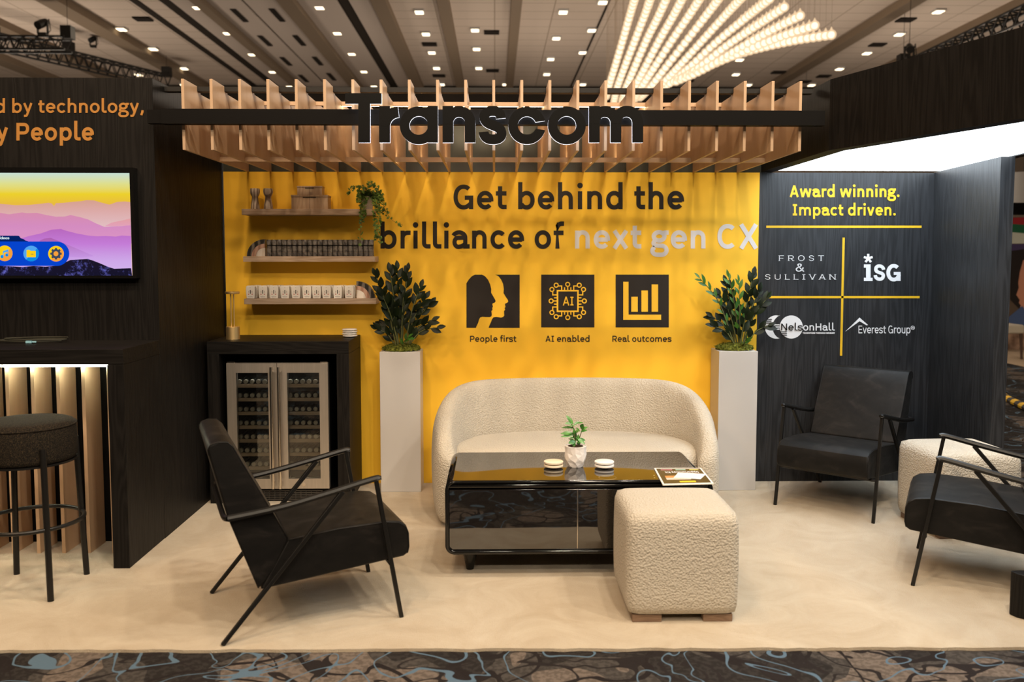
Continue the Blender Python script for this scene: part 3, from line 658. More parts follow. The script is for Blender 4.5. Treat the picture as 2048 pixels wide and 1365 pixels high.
screen_poly([(682,516),(752,512),(790,538),(918,538),(918,702),(682,702)],yl,.0041,'menu_icon',q5,scr); screen_poly([(775,620),(825,612),(880,620),(825,628)],gy,.0044,'menu_icon',q5,scr)
gr=[]
for k in range(8):
    a=k*45
    gr+=[(1436+r*math.cos(R(a+d)),612+r*math.sin(R(a+d))) for r,d in ((118,-22),(118,-14),(150,-10),(150,10),(118,14))]
screen_poly(gr,gy,.0041,'menu_icon',q5,scr); screen_poly(circ(1436,612,62),orr,.0045,'menu_icon',q5,scr)
dk=Deck(YS-.0006); dk.text('Videos',*[q5(-72,0)[0],q5(240,0)[0]],q5(0,240)[1],q5(0,178)[1],120); ot=dk.done('menu_lettering',flat('white',(225,245,250)),scr); ot.matrix_parent_inverse=Matrix.Translation(t0); 

# ------------------------------------------------------------------ bar counter with lit fins
bc=thing('bar_counter','tall black stained counter with lit plywood fins under the television','counter',(-2.3,4.4,0))
bo=lambda mb:[v.co.__iadd__(Vector((2.3,-4.4,0))) for v in mb.b.verts]
CFY=4.188
def part(mb,name,m,par,**k): bo(mb); return mb.build(name,m,par,**k)
part(MB().box(-3.55,-1.745,CFY,TY-.001,.992,1.065),'top',M['ash_x'],bc,bevel=.0015)
part(MB().box(-1.822,-1.7455,CFY+.0005,TY-.001,.0128,.9915),'side_panel',M['ash'],bc,bevel=.0015)
part(MB().box(-3.55,-1.823,4.60,4.644,.0128,.991),'back_panel',M['black'],bc)
part(MB().box(-3.55,-1.905,4.395,4.408,.957,.967),'led_strip',M['led'],bc)
part(MB().box(-3.55,-1.823,4.392,4.43,.968,.991),'light_bracket',M['black'],bc)
f0=MB().box(-.0085,.0085,4.413,4.585,.0128,.951); 
for v in f0.b.verts: v.co.y-=4.4
fo=f0.build('fin',M['birch'],bc); fo.location.x=-1.915+2.3
for i in range(1,12):
    f=fo.copy(); COL.objects.link(f); f.parent=bc; f.location.x=-1.915+2.3-.1245*i
# charging cable on the counter
cb=thing('charging_cable','coiled dark charging cable with a pale blue plug on the counter top','cable',(-2.34,4.52,1.0655))
MB().tube([(.16*math.sin(a*.9)-.02+.004*a,.05*math.cos(a*.9),.006+.0012*a) for a in np.linspace(0,15,70)],.0035,6).build('cord',mat('dark olive cord',(.03,.03,.02),.6),cb,smooth=True)
MB().box(.0,.03,-.06,-.045,.001,.014).box(.032,.05,-.058,-.048,.004,.012).build('plug',mat('pale blue plug',(.25,.5,.62),.4),cb,bevel=.002)

# ------------------------------------------------------------------ bar stool
st=thing('bar_stool','round bar stool with flecked dark tweed seat and black metal legs','stool',(-2.083,3.955,.0125))
sd_=[(.0,.585),(.185,.585),(.196,.592),(.2005,.61),(.2015,.68),(.200,.73),(.196,.745),(.188,.755),(.17,.7615),(.10,.765),(.0,.766)]
MB().lathe(sd_[1:-1],n=64).build('seat',M['tweed'],st,smooth=True,angle=50)
MB().tube([(.199*math.cos(a),.199*math.sin(a),.741) for a in np.linspace(0,2*PI,65)[:-1]],.004,8,closed=True).build('piping',M['tweed'],st,smooth='all')
for k in range(4):
    a=R(-46+90*k); c,s=math.cos(a),math.sin(a); lg_=MB().tube([(c*.232,s*.232,0),(c*.203,s*.203,.66)],.0135,14)
    for v in lg_.b.verts: v.co.z=max(0,v.co.z)
    lg_.build('leg',M['blackmetal'],st,smooth=True)
    
MB().tube([(.2185*math.cos(a),.2185*math.sin(a),.31) for a in np.linspace(0,2*PI,65)[:-1]],.0095,10,closed=True).build('foot_ring',M['blackmetal'],st,smooth='all')
MB().lathe([(.20,.578),(.20,.586)],n=48).build('seat_plate',M['blackmetal'],st)

# ------------------------------------------------------------------ drinks cabinet with glass door fridge
cbx0,cbx1,cy0,cy1,ch=-1.716,-.874,5.305,W-.004,.993
cab=thing('drinks_cabinet','black stained wood cabinet housing the drinks fridge below the shelves','cabinet',(-1.295,5.54,.0125))
c0=Vector((1.295,-5.54,-.0125))
def cpart(mb,name,m,par=cab,**k):
    for v in mb.b.verts: v.co+=c0
    return mb.build(name,m,par,**k)
cpart(MB().box(cbx0,cbx1,cy0,cy1,.918,ch),'top',M['ash_x'],bevel=.0015)
cpart(MB().box(cbx0,-1.645,cy0,cy1,.0128,.9175),'side_panel',M['ash'],bevel=.0015)
cpart(MB().box(-.948,cbx1,cy0,cy1,.0128,.9175),'side_panel',M['ash'],bevel=.0015)
cpart(MB().box(-1.6445,-.9485,cy1-.02,cy1,.0128,.9175),'back_panel',M['black'])
fr=thing('drinks_fridge','stainless steel two door glass drinks fridge full of small bottles','fridge',(-1.307,5.55,.0125))
f0v=Vector((1.307,-5.55,-.0125))
def fpart(mb,name,m,par=fr,**k):
    for v in mb.b.verts: v.co+=f0v
    return mb.build(name,m,par,**k)
FD=5.325
sh=MB().box(-1.607,-1.597,FD+.045,5.74,.013,.855).box(-1.017,-1.007,FD+.045,5.74,.013,.855).box(-1.597,-1.017,FD+.045,5.74,.845,.855).box(-1.597,-1.017,FD+.045,5.74,.09,.10).box(-1.597,-1.017,5.73,5.74,.10,.845).box(-1.313,-1.301,FD+.06,5.73,.10,.845)
fpart(sh,'body',M['black'])
gm=MB().box(-1.59,-1.02,FD+.03,FD+.045,.0135,.088)
fpart(gm,'kick_panel',M['black'])
g2=MB()
for k in range(5): g2.box(-1.50,-1.05,FD+.022,FD+.03,.022+.013*k,.028+.013*k)
for k in range(15): g2.box(-1.50+.0316*k,-1.497+.0316*k,FD+.024,FD+.03,.022,.08)
fpart(g2,'grille',mat('dark grey grille',(.05,.045,.04),.5))
for x0,x1,g0,g1,hx in ((-1.609,-1.3095,-1.553,-1.362,-1.334),(-1.3065,-1.004,-1.249,-1.056,-1.291)):
    d=MB().box(x0,g0,FD,FD+.04,.096,.861).box(g1,x1,FD,FD+.04,.096,.861).box(g0,g1,FD,FD+.04,.096,.157).box(g0,g1,FD,FD+.04,.803,.861)
    do=fpart(d,'door',M['steel'])
    o=fpart(MB().box(g0+.0005,g1-.0005,FD+.012,FD+.018,.1575,.8025),'pane',M['glass'],do)
    h=MB().tube([(hx,FD-.035,.105),(hx,FD-.035,.842)],.0098,14)
    for z in (.14,.81): h.tube([(hx,FD-.035,z),(hx,FD+.002,z)],.006,8)
    fpart(h,'handle',M['chrome'],do,smooth=True)
fpart(MB().tube([(-1.158,FD-.003,.121),(-1.158,FD+.01,.121)],.011,16),'lock',M['chrome'],smooth=True)
for hx0,hx1 in ((-1.606,-1.56),(-1.05,-1.007)): fpart(MB().box(hx0,hx1,FD+.01,FD+.03,.8615,.869),'hinge',M['chrome'])
for lx0,lx1 in ((-1.59,-1.32),(-1.295,-1.025)): fpart(MB().box(lx0,lx1,FD+.085,FD+.095,.838,.843),'interior_fill',emis('added fridge fill glow',(1.0,.93,.82),16))  # glowing strips added to brighten the inside of the fridge
# seven shelves a side, six bottle tops on each
M['cap']=mat('silver bottle cap',(.50,.47,.42),.35,metal=.6); M['bottleglass']=mat('dark bottle glass',(.02,.022,.02),.12)
RZ=[.728-.0845*k for k in range(7)]
ordw=['first','second','third','fourth','fifth','sixth','seventh']
proto=None
for side,(x0,x1) in enumerate(((-1.568,-1.345),(-1.262,-1.04))):
    for k,z in enumerate(RZ):
        fpart(MB().box(x0-.02,x1+.02,FD+.055,FD+.075,z-.022,z-.002),'wood_rail',M['shelfwood'])
        fpart(MB().box(x0-.024,x1+.024,FD+.0755,5.72,z-.006,z-.0025),'wire_shelf',M['darkmetal'])
        for j in range(6):
            x=x0+.016+(x1-x0-.032)*j/5; L='%s bottle on the %s shelf from the top inside the %s fridge door'%(ordw[j],ordw[k],('left','right')[side])
            if proto is None:
                proto=thing('bottle',L,'bottle',(x,FD+.062,z+.0125),0,'bottles lying in the drinks fridge')
                y_=lambda pr:[[(r*math.cos(2*PI*i/16),y,r*math.sin(2*PI*i/16)) for i in range(16)] for r,y in pr]
                MB().rings(y_([(.0125,0),(.0142,.003),(.0142,.018),(.0125,.019)])).build('cap',M['cap'],proto,smooth=True)
                MB().rings(y_([(.0125,.0195),(.0125,.06),(.0145,.09),(.0145,.24),(.012,.245)])).build('glass_body',M['bottleglass'],proto,smooth=True)
            else: dup(proto,(x,FD+.062,z+.0125),label=L)

# ------------------------------------------------------------------ lamp, coasters on the cabinet
lp=thing('table_lamp','slim brushed brass table lamp with flat disc top on the drinks cabinet','lamp',(onY(466,668,5.47).x,5.47,ch))
MB().lathe([(.041,0),(.041,.075),(.039,.077)],n=40).build('base',M['brass'],lp,smooth=True)
MB().tube([(-.009,0,.077),(-.009,0,.278)],.0038,10).tube([(.009,0,.077),(.009,0,.278)],.0038,10).build('stem',M['brass'],lp,smooth=True)
MB().lathe([(.042,.278),(.044,.281),(.044,.290),(.042,.292)],n=40).build('lamp_shade',M['brass'],lp,smooth=True)
def coaster(name,z,loc,label,cat,m,group,r=.0465,t=.0085,foot=.004):
    o=MB().lathe([(r-.003,foot),(r,foot+.002),(r,foot+t-.002),(r-.003,foot+t)],n=40).build(name,m,None,smooth=True); o.location=(loc[0],loc[1],z)
    MB().lathe([(r*.45,0),(r*.45,foot-.0001)],n=20).build('foot',M['black'],o)
    return tag(o,label,cat,group)
cxp=onY(699,660,5.60).x
for k,nm in enumerate(('bottom','second','third','top')):
    coaster('coaster',ch+.0005+.0127*k,(cxp+.0015*(-1)**k,5.61),'white round coaster, %s of the pile of four on the drinks cabinet'%(nm if k in(0,3) else nm+' from the bottom'),'coaster',M['white_disc'],'coasters on the drinks cabinet')

# ------------------------------------------------------------------ wall shelves and what stands on them
SH=[]
for nm,x0,x1,zt,zb in (('top',-1.575,-.763,1.795,1.758),('middle',-1.572,-.751,1.500,1.466),('lowest',-1.572,-.747,1.2345,1.200)):
    o=MB().box(x0,x1,5.60,W-.001,zb,zt).build('floating_shelf',M['shelfwood'],None,bevel=.0015)
    tag(o,'%s pale wooden floating shelf on the yellow wall, %s'%(nm,{'top':'under the ivy and boxes','middle':'holding the dark cans','lowest':'holding the white travel adapters'}[nm]),'shelf','floating shelves'); SH.append(zt)
for k,(px,d) in enumerate(((510.2,0),(536.5,.05))):
    x=onY(px,400,5.68).x
    pr=[(.0275,0),(.0285,.003),(.026,.03),(.0205,.062),(.0185,.078),(.021,.083),(.0275,.095),(.0305,.108),(.0305,.122),(.0285,.130),(.024,.131),(.022,.124),(0.004,.122)]
    o=MB().lathe(pr,n=40).build('vase',M['marble_v'],None,smooth=True,angle=50); o.location=(x,5.68,SH[0]+.0005); o.rotation_euler.z=k*1.7
    tag(o,('pale striped stone candle holder at the end of the top shelf','darker striped stone candle holder next to the stacked boxes on the top shelf')[k],'vase','stone candle holders')
def keepbox(x0,x1,y0,y1,z0,h,lid,label):
    cxm=(x0+x1)/2; t=thing('keepsake_box',label,'box',(cxm,(y0+y1)/2,z0),0,'stacked veneer boxes'); w=(x1-x0)/2; dp=(y1-y0)/2
    MB().box(-w,w,-dp,dp,0,h-lid).build('body',M['boxwood'],t,bevel=.001)
    MB().box(-w-.002,w+.002,-dp-.002,dp+.002,h-lid+.0008,h).build('lid',M['boxwood'],t,bevel=.001)
    MB().box(-w*.36,w*.36,-dp-.0025,-dp-.0015,h-lid-.004,h-lid).build('slot',M['black'],t)
    MB().box(-.0006,.0006,-dp-.0008,-dp,.001,h-lid-.005).build('seam',M['legwood'],t)
bx=lambda px:onY(px,400,5.63).x
keepbox(bx(582.5),bx(655.5),5.63,5.735,SH[0]+.0005,.0875,.0125,'large wooden veneer box, lower of the two on the top shelf')
keepbox(bx(594),bx(643.5),5.64,5.725,SH[0]+.0885,.056,.0105,'small wooden veneer box on top of the large veneer box')

# trailing ivy
iv=onY(735,418,5.675); ivt=thing('trailing_ivy','trailing green ivy spilling from its pale pot over the end of the top shelf','plant',(iv.x,5.675,SH[0]+.0005))
MB().lathe([(.030,0),(.032,.003),(.039,.074),(.040,.080),(.036,.080),(.034,.070)],n=28).build('pot',M['stonepot'],ivt,smooth=True,angle=50)
MB().lathe([(.0355,.068),(.02,.072),(.0,.073)],n=20,cap=False).build('soil',M['soil'],ivt)
def leafshape(mb,c,d,n,L,Wd,kind='lance',fold=.25):
    d=Vector(d).normalized(); n=Vector(n); n=(n-d*n.dot(d)).normalized(); s=d.cross(n); c=Vector(c)
    if kind=='star':
        pts=[(0,0),(-.30,.08),(-.62,-.05),(-.36,.36),(-.62,.62),(-.2,.62),(0,1.05)]; out=[]
        mid=[(0,0),(0,.35),(0,1.05)]
        f=lambda p:c+d*p[1]*L+s*p[0]*Wd+n*(-abs(p[0])*fold*L*.6)
        A=mb.b.verts.new(f((0,0))); B=mb.b.verts.new(f((0,.4))); T=mb.b.verts.new(f((0,1.05)))
        for sg_ in (1,-1):
            v=[mb.b.verts.new(f((p[0]*sg_,p[1]))) for p in pts[1:-1]]
            for t_ in ((A,v[0],B),(v[0],v[1],v[2]),(v[0],v[2],B),(v[2],v[3],v[4]),(v[2],v[4],B),(v[4],T,B)): mb.face(t_ if sg_==1 else t_[::-1])
    else:
        st_=[(0,.04),(.18,.62),(.42,1.),(.68,.86),(.88,.42),(1.,.0)]; cv=[];lv=[];rv=[]
        for y,w in st_:
            bend=-.18*y*y*L; cv.append(mb.b.verts.new(c+d*y*L+n*bend)); 
            if w>.01: lv.append(mb.b.verts.new(c+d*y*L+n*(bend+fold*w*Wd*.5)+s*w*Wd*.5)); rv.append(mb.b.verts.new(c+d*y*L+n*(bend+fold*w*Wd*.5)-s*w*Wd*.5))
        for i in range(len(lv)-1):
            mb.face((cv[i],cv[i+1],lv[i+1],lv[i])); mb.face((cv[i],rv[i],rv[i+1],cv[i+1]))
        mb.face((cv[-2],cv[-1],lv[-1])); mb.face((cv[-2],rv[-1],cv[-1]))
def bezpath(P,n=14):
    # smooth curve through points
    P=[Vector(p) for p in P]; out=[]
    for i in range(len(P)-1):
        a,b,c,d=P[max(i-1,0)],P[i],P[i+1],P[min(i+2,len(P)-1)]
        for k in range(n):
            t=k/n; out.append(.5*((2*b)+(c-a)*t+(2*a-5*b+4*c-d)*t*t+(3*b-a-3*c+d)*t**3))
    out.append(P[-1]); return out
rng=random.Random(11); lv=MB(); vn=MB(); io=Vector((iv.x,5.675,SH[0]+.0005))
VI=[[(734,392),(728,374),(712,372),(702,380),(692,389)],[(731,390),(725,392),(723,410),(724,430),(722,458),(720,488)],[(741,390),(747,396),(750,420),(750,442),(755,464),(760,482)],[(745,388),(756,384),(764,400),(772,424)],[(748,386),(760,398),(772,424),(784,440),(796,447),(806,451)],[(738,388),(735,372),(748,368),(758,384),(767,396)],[(730,390),(722,380),(717,392),(718,402)],[(744,390),(753,400),(757,428),(757,452),(752,476)],[(735,390),(730,398),(728,415),(728,432)],[(748,388),(757,392),(760,415),(766,425)]]
for i,v in enumerate(VI):
    P=[]
    for j,(x,y) in enumerate(v):
        f=j/(len(v)-1); Y=5.66-.085*min(1,f*2.2)+rng.uniform(-.01,.01); Y=5.575 if y>415 and Y>5.575 else Y
        P.append(onY(x,y,Y)-io)
    C=bezpath(P,7); vn.tube(C,.0011,5)
    dens=1 if i in (0,4) else 2
    for k,p in enumerate(C):
        if i==4 and k>18 and k%3: continue
        if i in (1,) and k>24 and k%2: continue
        for _ in range(dens):
            d=Vector((rng.uniform(-1,1),rng.uniform(-1,.1),rng.uniform(-1,.5))); L=rng.uniform(.014,.022)
            leafshape(lv,p+d.normalized()*.006,d,(rng.uniform(-.5,.5),-1,rng.uniform(.2,1)),L,L*.95,'star')
for _ in range(170):
    a=rng.uniform(0,2*PI); r=.042*math.sqrt(rng.random()); x=r*math.cos(a)*1.1; y=r*math.sin(a)-.008; z=.078+.05*(1-(r/.042)**2)*rng.random()+.008
    d=(x+rng.uniform(-.02,.02),y-.02+rng.uniform(-.02,.02),rng.uniform(-.02,.03)); L=rng.uniform(.014,.022); leafshape(lv,(x,y,z),d,(rng.uniform(-.4,.4),-.6,1),L,L*.95,'star')
lv.build('leaves',M['leaf_ivy'],ivt); vn.build('vines',M['twig'],ivt)

# quarter round marble ornaments
def arch(px,py,z,flip,label):
    x=onY(px,py,5.65).x; t=thing('quarter_arch_bookend',label,'ornament',(x,5.675,z+.0005),0,'marble quarter arches')
    def wedge(r0,r1):
        a=[R(90*i/14) for i in range(15)]; pts=[(r1*math.cos(q_)*flip*1.08,r1*math.sin(q_)) for q_ in a]
        pts+= [(r0*math.cos(q_)*flip*1.08,r0*math.sin(q_)) for q_ in a[::-1]] if r0>0 else [(0,0)]
        return MB().prism([(p[0],-.022,p[1]) for p in pts],(0,.044,0))
    wedge(.079,.107).build('outer_arch',M['marble_k'],t,bevel=.001); wedge(.0535,.0785).build('middle_arch',M['marble_p'],t,bevel=.001); wedge(0,.053).build('inner_block',M['marble_w'],t,bevel=.001)
arch(530,512,SH[1],-1,'black, pink and white marble quarter arch against the row of dark cans')
arch(713,596,SH[2],1,'black, pink and white marble quarter arch beside the white travel adapters')

# dark cans, two rows
M['can']=plain_noise('smoky grey can',(.22,.195,.17),(.07,.062,.056),34,.22,0,spec=.5,kind='Object',lo=.4,hi=.6); M['canbase']=plain_noise('can label',(.20,.18,.16),(.07,.063,.06),90,.4,0,kind='Object')
xa,xb=onY(532,500,5.62).x,onY(746,500,5.62).x; NC=21; pitch=(xb-xa)/NC; r=pitch*.485
words=['first','second','third','fourth','fifth','sixth','seventh','eighth','ninth','tenth','eleventh','twelfth','thirteenth','fourteenth','fifteenth','sixteenth','seventeenth','eighteenth','nineteenth','twentieth','twenty-first']
can0=None
for row,(y,dz) in enumerate(((5.622+r,0),(5.622+3.1*r,0))):
    for i in range(NC):
        x=xa+pitch*(i+.5); L='%s dark grey can from the marble arch in the %s row on the middle shelf'%(words[i],('front','back')[row])
        if can0 is None:
            can0=thing('drink_can',L,'can',(x,y,SH[1]+.0005),0,'dark cans on the middle shelf')
            MB().lathe([(r*.92,0),(r,.004),(r,.0235)],n=20).build('label_band',M['canbase'],can0,smooth=True)
            MB().lathe([(r*.97,.024),(r*.97,.064)],n=20).build('body',M['can'],can0,smooth=True)
            MB().lathe([(r*.90,.0642),(r*.90,.070)],n=20).build('waist',M['black'],can0,smooth=True)
            MB().lathe([(r*.97,.0702),(r*.99,.098),(r*.9,.1035)],n=20).build('cap',M['can'],can0,smooth=True)
        else:
            c=dup(can0,(x,y,SH[1]+.0005),rng.uniform(0,6),L)
# white travel adapters, three deep
M['adapter']=mat('white adapter plastic',(.80,.76,.70),.4); M['red']=mat('red print',(.45,.03,.03),.5); M['navy']=mat('navy print',(.05,.055,.12),.5); M['greyprint']=mat('grey print',(.45,.40,.36),.5)
AX=[(200,320),(358,480),(500,620),(645,760),(785,900),(925,1040),(1050,1165),(1175,1290),(1315,1435),(1465,1580)]
ad0=None
for row in range(3):
    for i,(a_,b_) in enumerate(AX):
        X0=onY(460+(a_+b_)/12.8,590,5.625).x; y=5.625+.0215+.047*row; L='%s white travel adapter from the marble arch, %s row on the lowest shelf'%(words[9-i],('front','middle','back')[row])
        if ad0 is None:
            ad0=thing('travel_adapter',L,'adapter',(X0,y,SH[2]+.0005),0,'white travel adapters')
            pr=[(-.024,0),(.024,0),(.0275,.03),(.0285,.06),(.027,.074),(.021,.081),(-.021,.081),(-.027,.074),(-.0285,.06),(-.0275,.03)]
            MB().prism([(p[0],-.0205,p[1]) for p in pr],(0,.041,0)).build('body',M['adapter'],ad0,bevel=.004,seg=3)
            MB().box(-.0022,.0022,-.0213,-.0202,.030,.054).build('slot',M['black'],ad0)
            for s_ in (1,-1): MB().prism([(s_*.005,-.0206,.027),(s_*.014,-.0206,.0315),(s_*.014,-.0206,.0225)],(0,-.0006,0)).build('arrow',M['red'],ad0)
            for s_ in (1,-1): MB().box(min(s_*.009,s_*.013),max(s_*.009,s_*.013),-.0211,-.0203,.036,.048).build('socket_slot',M['greyprint'],ad0)
            MB().box(-.003,.003,-.0211,-.0203,.0665,.069).build('switch',M['greyprint'],ad0)
            lt=Deck(0.); sh_,_=text_shapes('Transcom',130); e_=extents(sh_,130); mb=MB()
            k_=.030/(e_[1]-e_[0]); n_=0
            for s_ in sh_:
                L_,R_,c_=ribbon(s_,130); n_+=1
                A_=[mb.b.verts.new(((p[0]-e_[0])*k_-.015,-.0206-.00002*n_,.0085+p[1]*k_)) for p in L_]; B_=[mb.b.verts.new(((p[0]-e_[0])*k_-.015,-.0206-.00002*n_,.0085+p[1]*k_)) for p in R_]
                for j in range(len(A_)-(0 if c_ else 1)): mb.face((A_[j],B_[j],B_[(j+1)%len(A_)],A_[(j+1)%len(A_)]))
            mb.build('lettering',M['navy'],ad0)
        else: dup(ad0,(X0+(row*.006),y,SH[2]+.0005),0,L)

# ------------------------------------------------------------------ plinths and their plants
PZ=.903
for x0,x1,lb_ in ((-.722,-.469,'tall white plinth under the dark leaved plant beside the drinks cabinet'),(1.41,1.656,'tall white plinth at the edge of the black award panel')):
    o=MB().box(-.5*(x1-x0),.5*(x1-x0),-.105,.105,0,PZ-.0125).build('plinth',M['white'],None,bevel=.002); o.location=((x0+x1)/2,5.652,.0125); tag(o,lb_,'plinth','white plinths')
def zz(cxw,label,tips,base,scale,ox,oy,seed):
    rng=random.Random(seed); cy=5.652; t=thing('zz_plant',label,'plant',(cxw,cy,PZ+.0006),0,'plants on the plinths'); o=Vector((cxw,cy,PZ+.0006))
    ms=MB()
    n=40; rs=[]
    for j in range(7):
        f=j/6; rr=math.cos(f*PI/2*.96); rs.append([(.118*rr*math.cos(2*PI*i/n)*(1+.06*math.sin(i*2.3+j)),.098*rr*math.sin(2*PI*i/n)*(1+.06*math.sin(i*1.7)),.004+.034*math.sin(f*PI/2)+.004*math.sin(i*3.1+j*2)) for i in range(n)])
    ms.rings(rs)
    for _ in range(900):
        a=rng.uniform(0,2*PI); r_=math.sqrt(rng.random()); x=.118*r_*math.cos(a); y=.096*r_*math.sin(a); z=.004+.034*math.sqrt(max(0,1-r_*r_))
        p=Vector((x,y,z)); d=Vector((x*3+rng.uniform(-.4,.4),y*3+rng.uniform(-.4,.4),rng.uniform(.1,.7))).normalized()
        q1=p+d*.009+Vector((rng.uniform(-.004,.004),rng.uniform(-.004,.004),0)); q2=q1+Vector((rng.uniform(-.009,.009),rng.uniform(-.009,.009),rng.uniform(-.006,.005)))
        ms.tube([p,q1,q2],[.0016,.0013,.0008],3,cap=False)
    ms.build('moss',M['moss'],t)
    groups={}
    for tip in tips:
        x,y=tip[0],tip[1]; kind=tip[2] if len(tip)>2 else 'd'; dY=tip[3] if len(tip)>3 else rng.uniform(-.075,.06)
        T=onY(ox+x/scale,oy+y/scale,cy+dY)-o; B=onY(ox+base[0]/scale,oy+base[1]/scale,cy)-o; B=Vector((B.x+T.x*.18+rng.uniform(-.012,.012),dY*.35,.02))
        mid=B.lerp(T,.55)+Vector((-(T.x-B.x)*.10,0,abs(T.x-B.x)*.16)); C=bezpath([B,mid,T],12); Ln=(T-B).length
        sm,lm=groups.setdefault(kind,(MB(),MB()))
        sm.tube(C,[.0052*(1-.75*i/len(C)) for i in range(len(C))],7)
        nl=max(5,int(Ln*25)); 
        for k in range(nl):
            f=.26+.74*k/(nl-1); p=C[min(len(C)-1,int(f*(len(C)-1)))]; i=min(len(C)-2,int(f*(len(C)-1))); tg=(C[i+1]-C[i]).normalized()
            sidev=tg.cross(Vector((rng.uniform(-.5,.5),-1,rng.uniform(-.2,.2)))).normalized(); s_=1 if k%2 else -1
            wide=.34+.24*rng.random()
            d=(tg*(1.0)+sidev*s_*wide+Vector((0,-.25*rng.random(),0))) if k<nl-1 else tg
            L=(.066+.024*rng.random())*(.8 if f>.9 else 1)*(1 if kind!='l' else .8)
            leafshape(lm,p,d,(rng.uniform(-.35,.35),-1,.35+rng.uniform(-.3,.5)),L,L*(.50 if kind!='l' else .34),'lance',.22)
    for kd,(sm,lm) in groups.items():
        so=sm.build('stems',M['stem'],t,smooth='all'); lo=lm.build('leaves',M['leaf_dark'] if kd=='d' else M['leaf_mid'],t,smooth=True,angle=60)
        if kd!='d': so['label']='fresh green stems'; lo['label']='fresh green leaves'
zz((-.722-.469)/2,'dark leaved plant in moss on the plinth next to the drinks cabinet',
 [(80,160,'d',-.14),(290,115),(540,95),(395,75),(720,330),(790,490),(860,570),(885,800),(955,905),(115,925),(185,885),(185,455,'d',-.13),(480,470),(330,620),(545,1045,'l',-.09)],(440,1110),7.186,740,530,5)
zz((1.41+1.656)/2,'mixed dark and fresh green plant in moss on the plinth by the award panel',
 [(75,130,'l'),(510,115,'l'),(665,190,'l'),(880,95),(470,215),(385,385),(960,335),(1085,440),(1105,850,'d',-.05),(270,715),(290,860),(450,650),(770,700),(590,520),(770,1060,'l',-.09)],(660,1150),7.58,1390,540,9)

# ------------------------------------------------------------------ sofa
so=thing('curved_sofa','curved cream boucle sofa with wraparound back against the yellow wall','sofa',(.456,5.2,.0125))
SC=Vector((-.456,-5.2,-.0125)); sx0,sy0=.456,4.93
def se(a,b,th,p=2.5): c,s_=math.cos(th),math.sin(th); return (a*math.copysign(abs(c)**(2/p),c),b*math.copysign(abs(s_)**(2/p),s_))
# seat block
rs=[]
for z,k in ((.030,.90),(.06,.945),(.14,.985),(.25,1.0),(.345,.995),(.385,.975),(.41,.94),(.425,.88),(.434,.75),(.438,.5),(.439,.2)):
    row=[]
    for i in range(72):
        x,y=se(.775,.375,2*PI*i/72,2.7); row.append(Vector((sx0+x*k,5.12+y*k,z))+SC)
    rs.append(row)
MB().rings(rs).build('seat',M['cream'],so,smooth='all')
# wraparound back
rs=[]; TN=56
for i in range(TN+1):
    th=R(-14)+R(208)*i/TN; tm=min(th,PI-th); deg=math.degrees(tm)
    f=1-max(0.,1-max(0,deg+12)/76)**3.2; h=.385+.370*f
    ox_,oy_=se(.832,.60,th,2.9); ix,iy=se(.665,.435,th,2.5); tk=1.0
    if deg<8: sc_=(deg+14)/22; tk=.25+.75*max(0,sc_)**.5
    ox_,oy_=ix+(ox_-ix)*tk,iy+(oy_-iy)*tk
    def P(k,z): return Vector((sx0+ix+(ox_-ix)*k,sy0+iy+(oy_-iy)*k,z))+SC
    zb_=.34; H=h-zb_
    row=[P(.10,zb_),P(.02,zb_+H*.25),P(.08,zb_+H*.5),P(.17,zb_+H*.75),P(.25,zb_+H*.90),P(.36,zb_+H*.975),P(.5,h),P(.64,zb_+H*.985),P(.78,zb_+H*.93),P(.89,zb_+H*.8),P(.965,zb_+H*.55),P(1.0,zb_+H*.2),P(1.0,.30),P(.985,.2),P(.945,.1),P(.88,.03),P(.5,.03),P(.2,.1)]
    rs.append(row)
MB().rings(rs).build('backrest',M['cream'],so,smooth='all',sub=1)
for x in (-.5,.5):
    for y in (-.25,.2): MB().lathe([(.025,0),(.025,.03)],(x,y,0),n=16).build('foot',M['black'],so)

# ------------------------------------------------------------------ coffee table
TX0,TX1,TY0,TY1,TZ0,TZ1=-.231,1.006,4.025,4.627,.124,.468
tb=thing('coffee_table','long black glass coffee table with rounded frame in front of the sofa','table',((TX0+TX1)/2,(TY0+TY1)/2,.0125))
to=Vector((-(TX0+TX1)/2,-(TY0+TY1)/2,-.0125))
def rrect(x0,x1,z0,z1,r,y,n=7):
    out=[]
    for cx_,cz_,a0 in ((x1-r,z1-r,0),(x0+r,z1-r,90),(x0+r,z0+r,180),(x1-r,z0+r,270)):
        for i in range(n+1): a=R(a0+90*i/n); out.append(Vector((cx_+r*math.cos(a),y,cz_+r*math.sin(a))))
    return out
fm=MB(); A=[rrect(TX0,TX1,TZ0,TZ1,.042,y) for y in (TY0+.003,TY1)]; In=[rrect(TX0+.017,TX1-.017,TZ0+.017,TZ1-.010,.030,y) for y in (TY1,TY0+.003)]; Af=rrect(TX0+.003,TX1-.003,TZ0+.003,TZ1-.003,.040,TY0); If=rrect(TX0+.014,TX1-.014,TZ0+.014,TZ1-.008,.031,TY0)
ring=[Af]+A+In+[If]; ring=[[p+to for p in r_] for r_ in ring]; ring.append(ring[0]); fm.rings(ring,cap=False)
fm.build('frame',M['blackgloss'],tb,smooth=True,weld=True,angle=50)
def tp(mb,name,m,par=tb,**k):
    for v in mb.b.verts: v.co+=to
    return mb.build(name,m,par,**k)
tp(MB().box(TX0+.036,TX1-.036,TY0+.006,TY1-.008,TZ1+.0002,TZ1+.0032),'glass_top',M['tableglass'],bevel=.001)
zf1=TZ1-.042; 
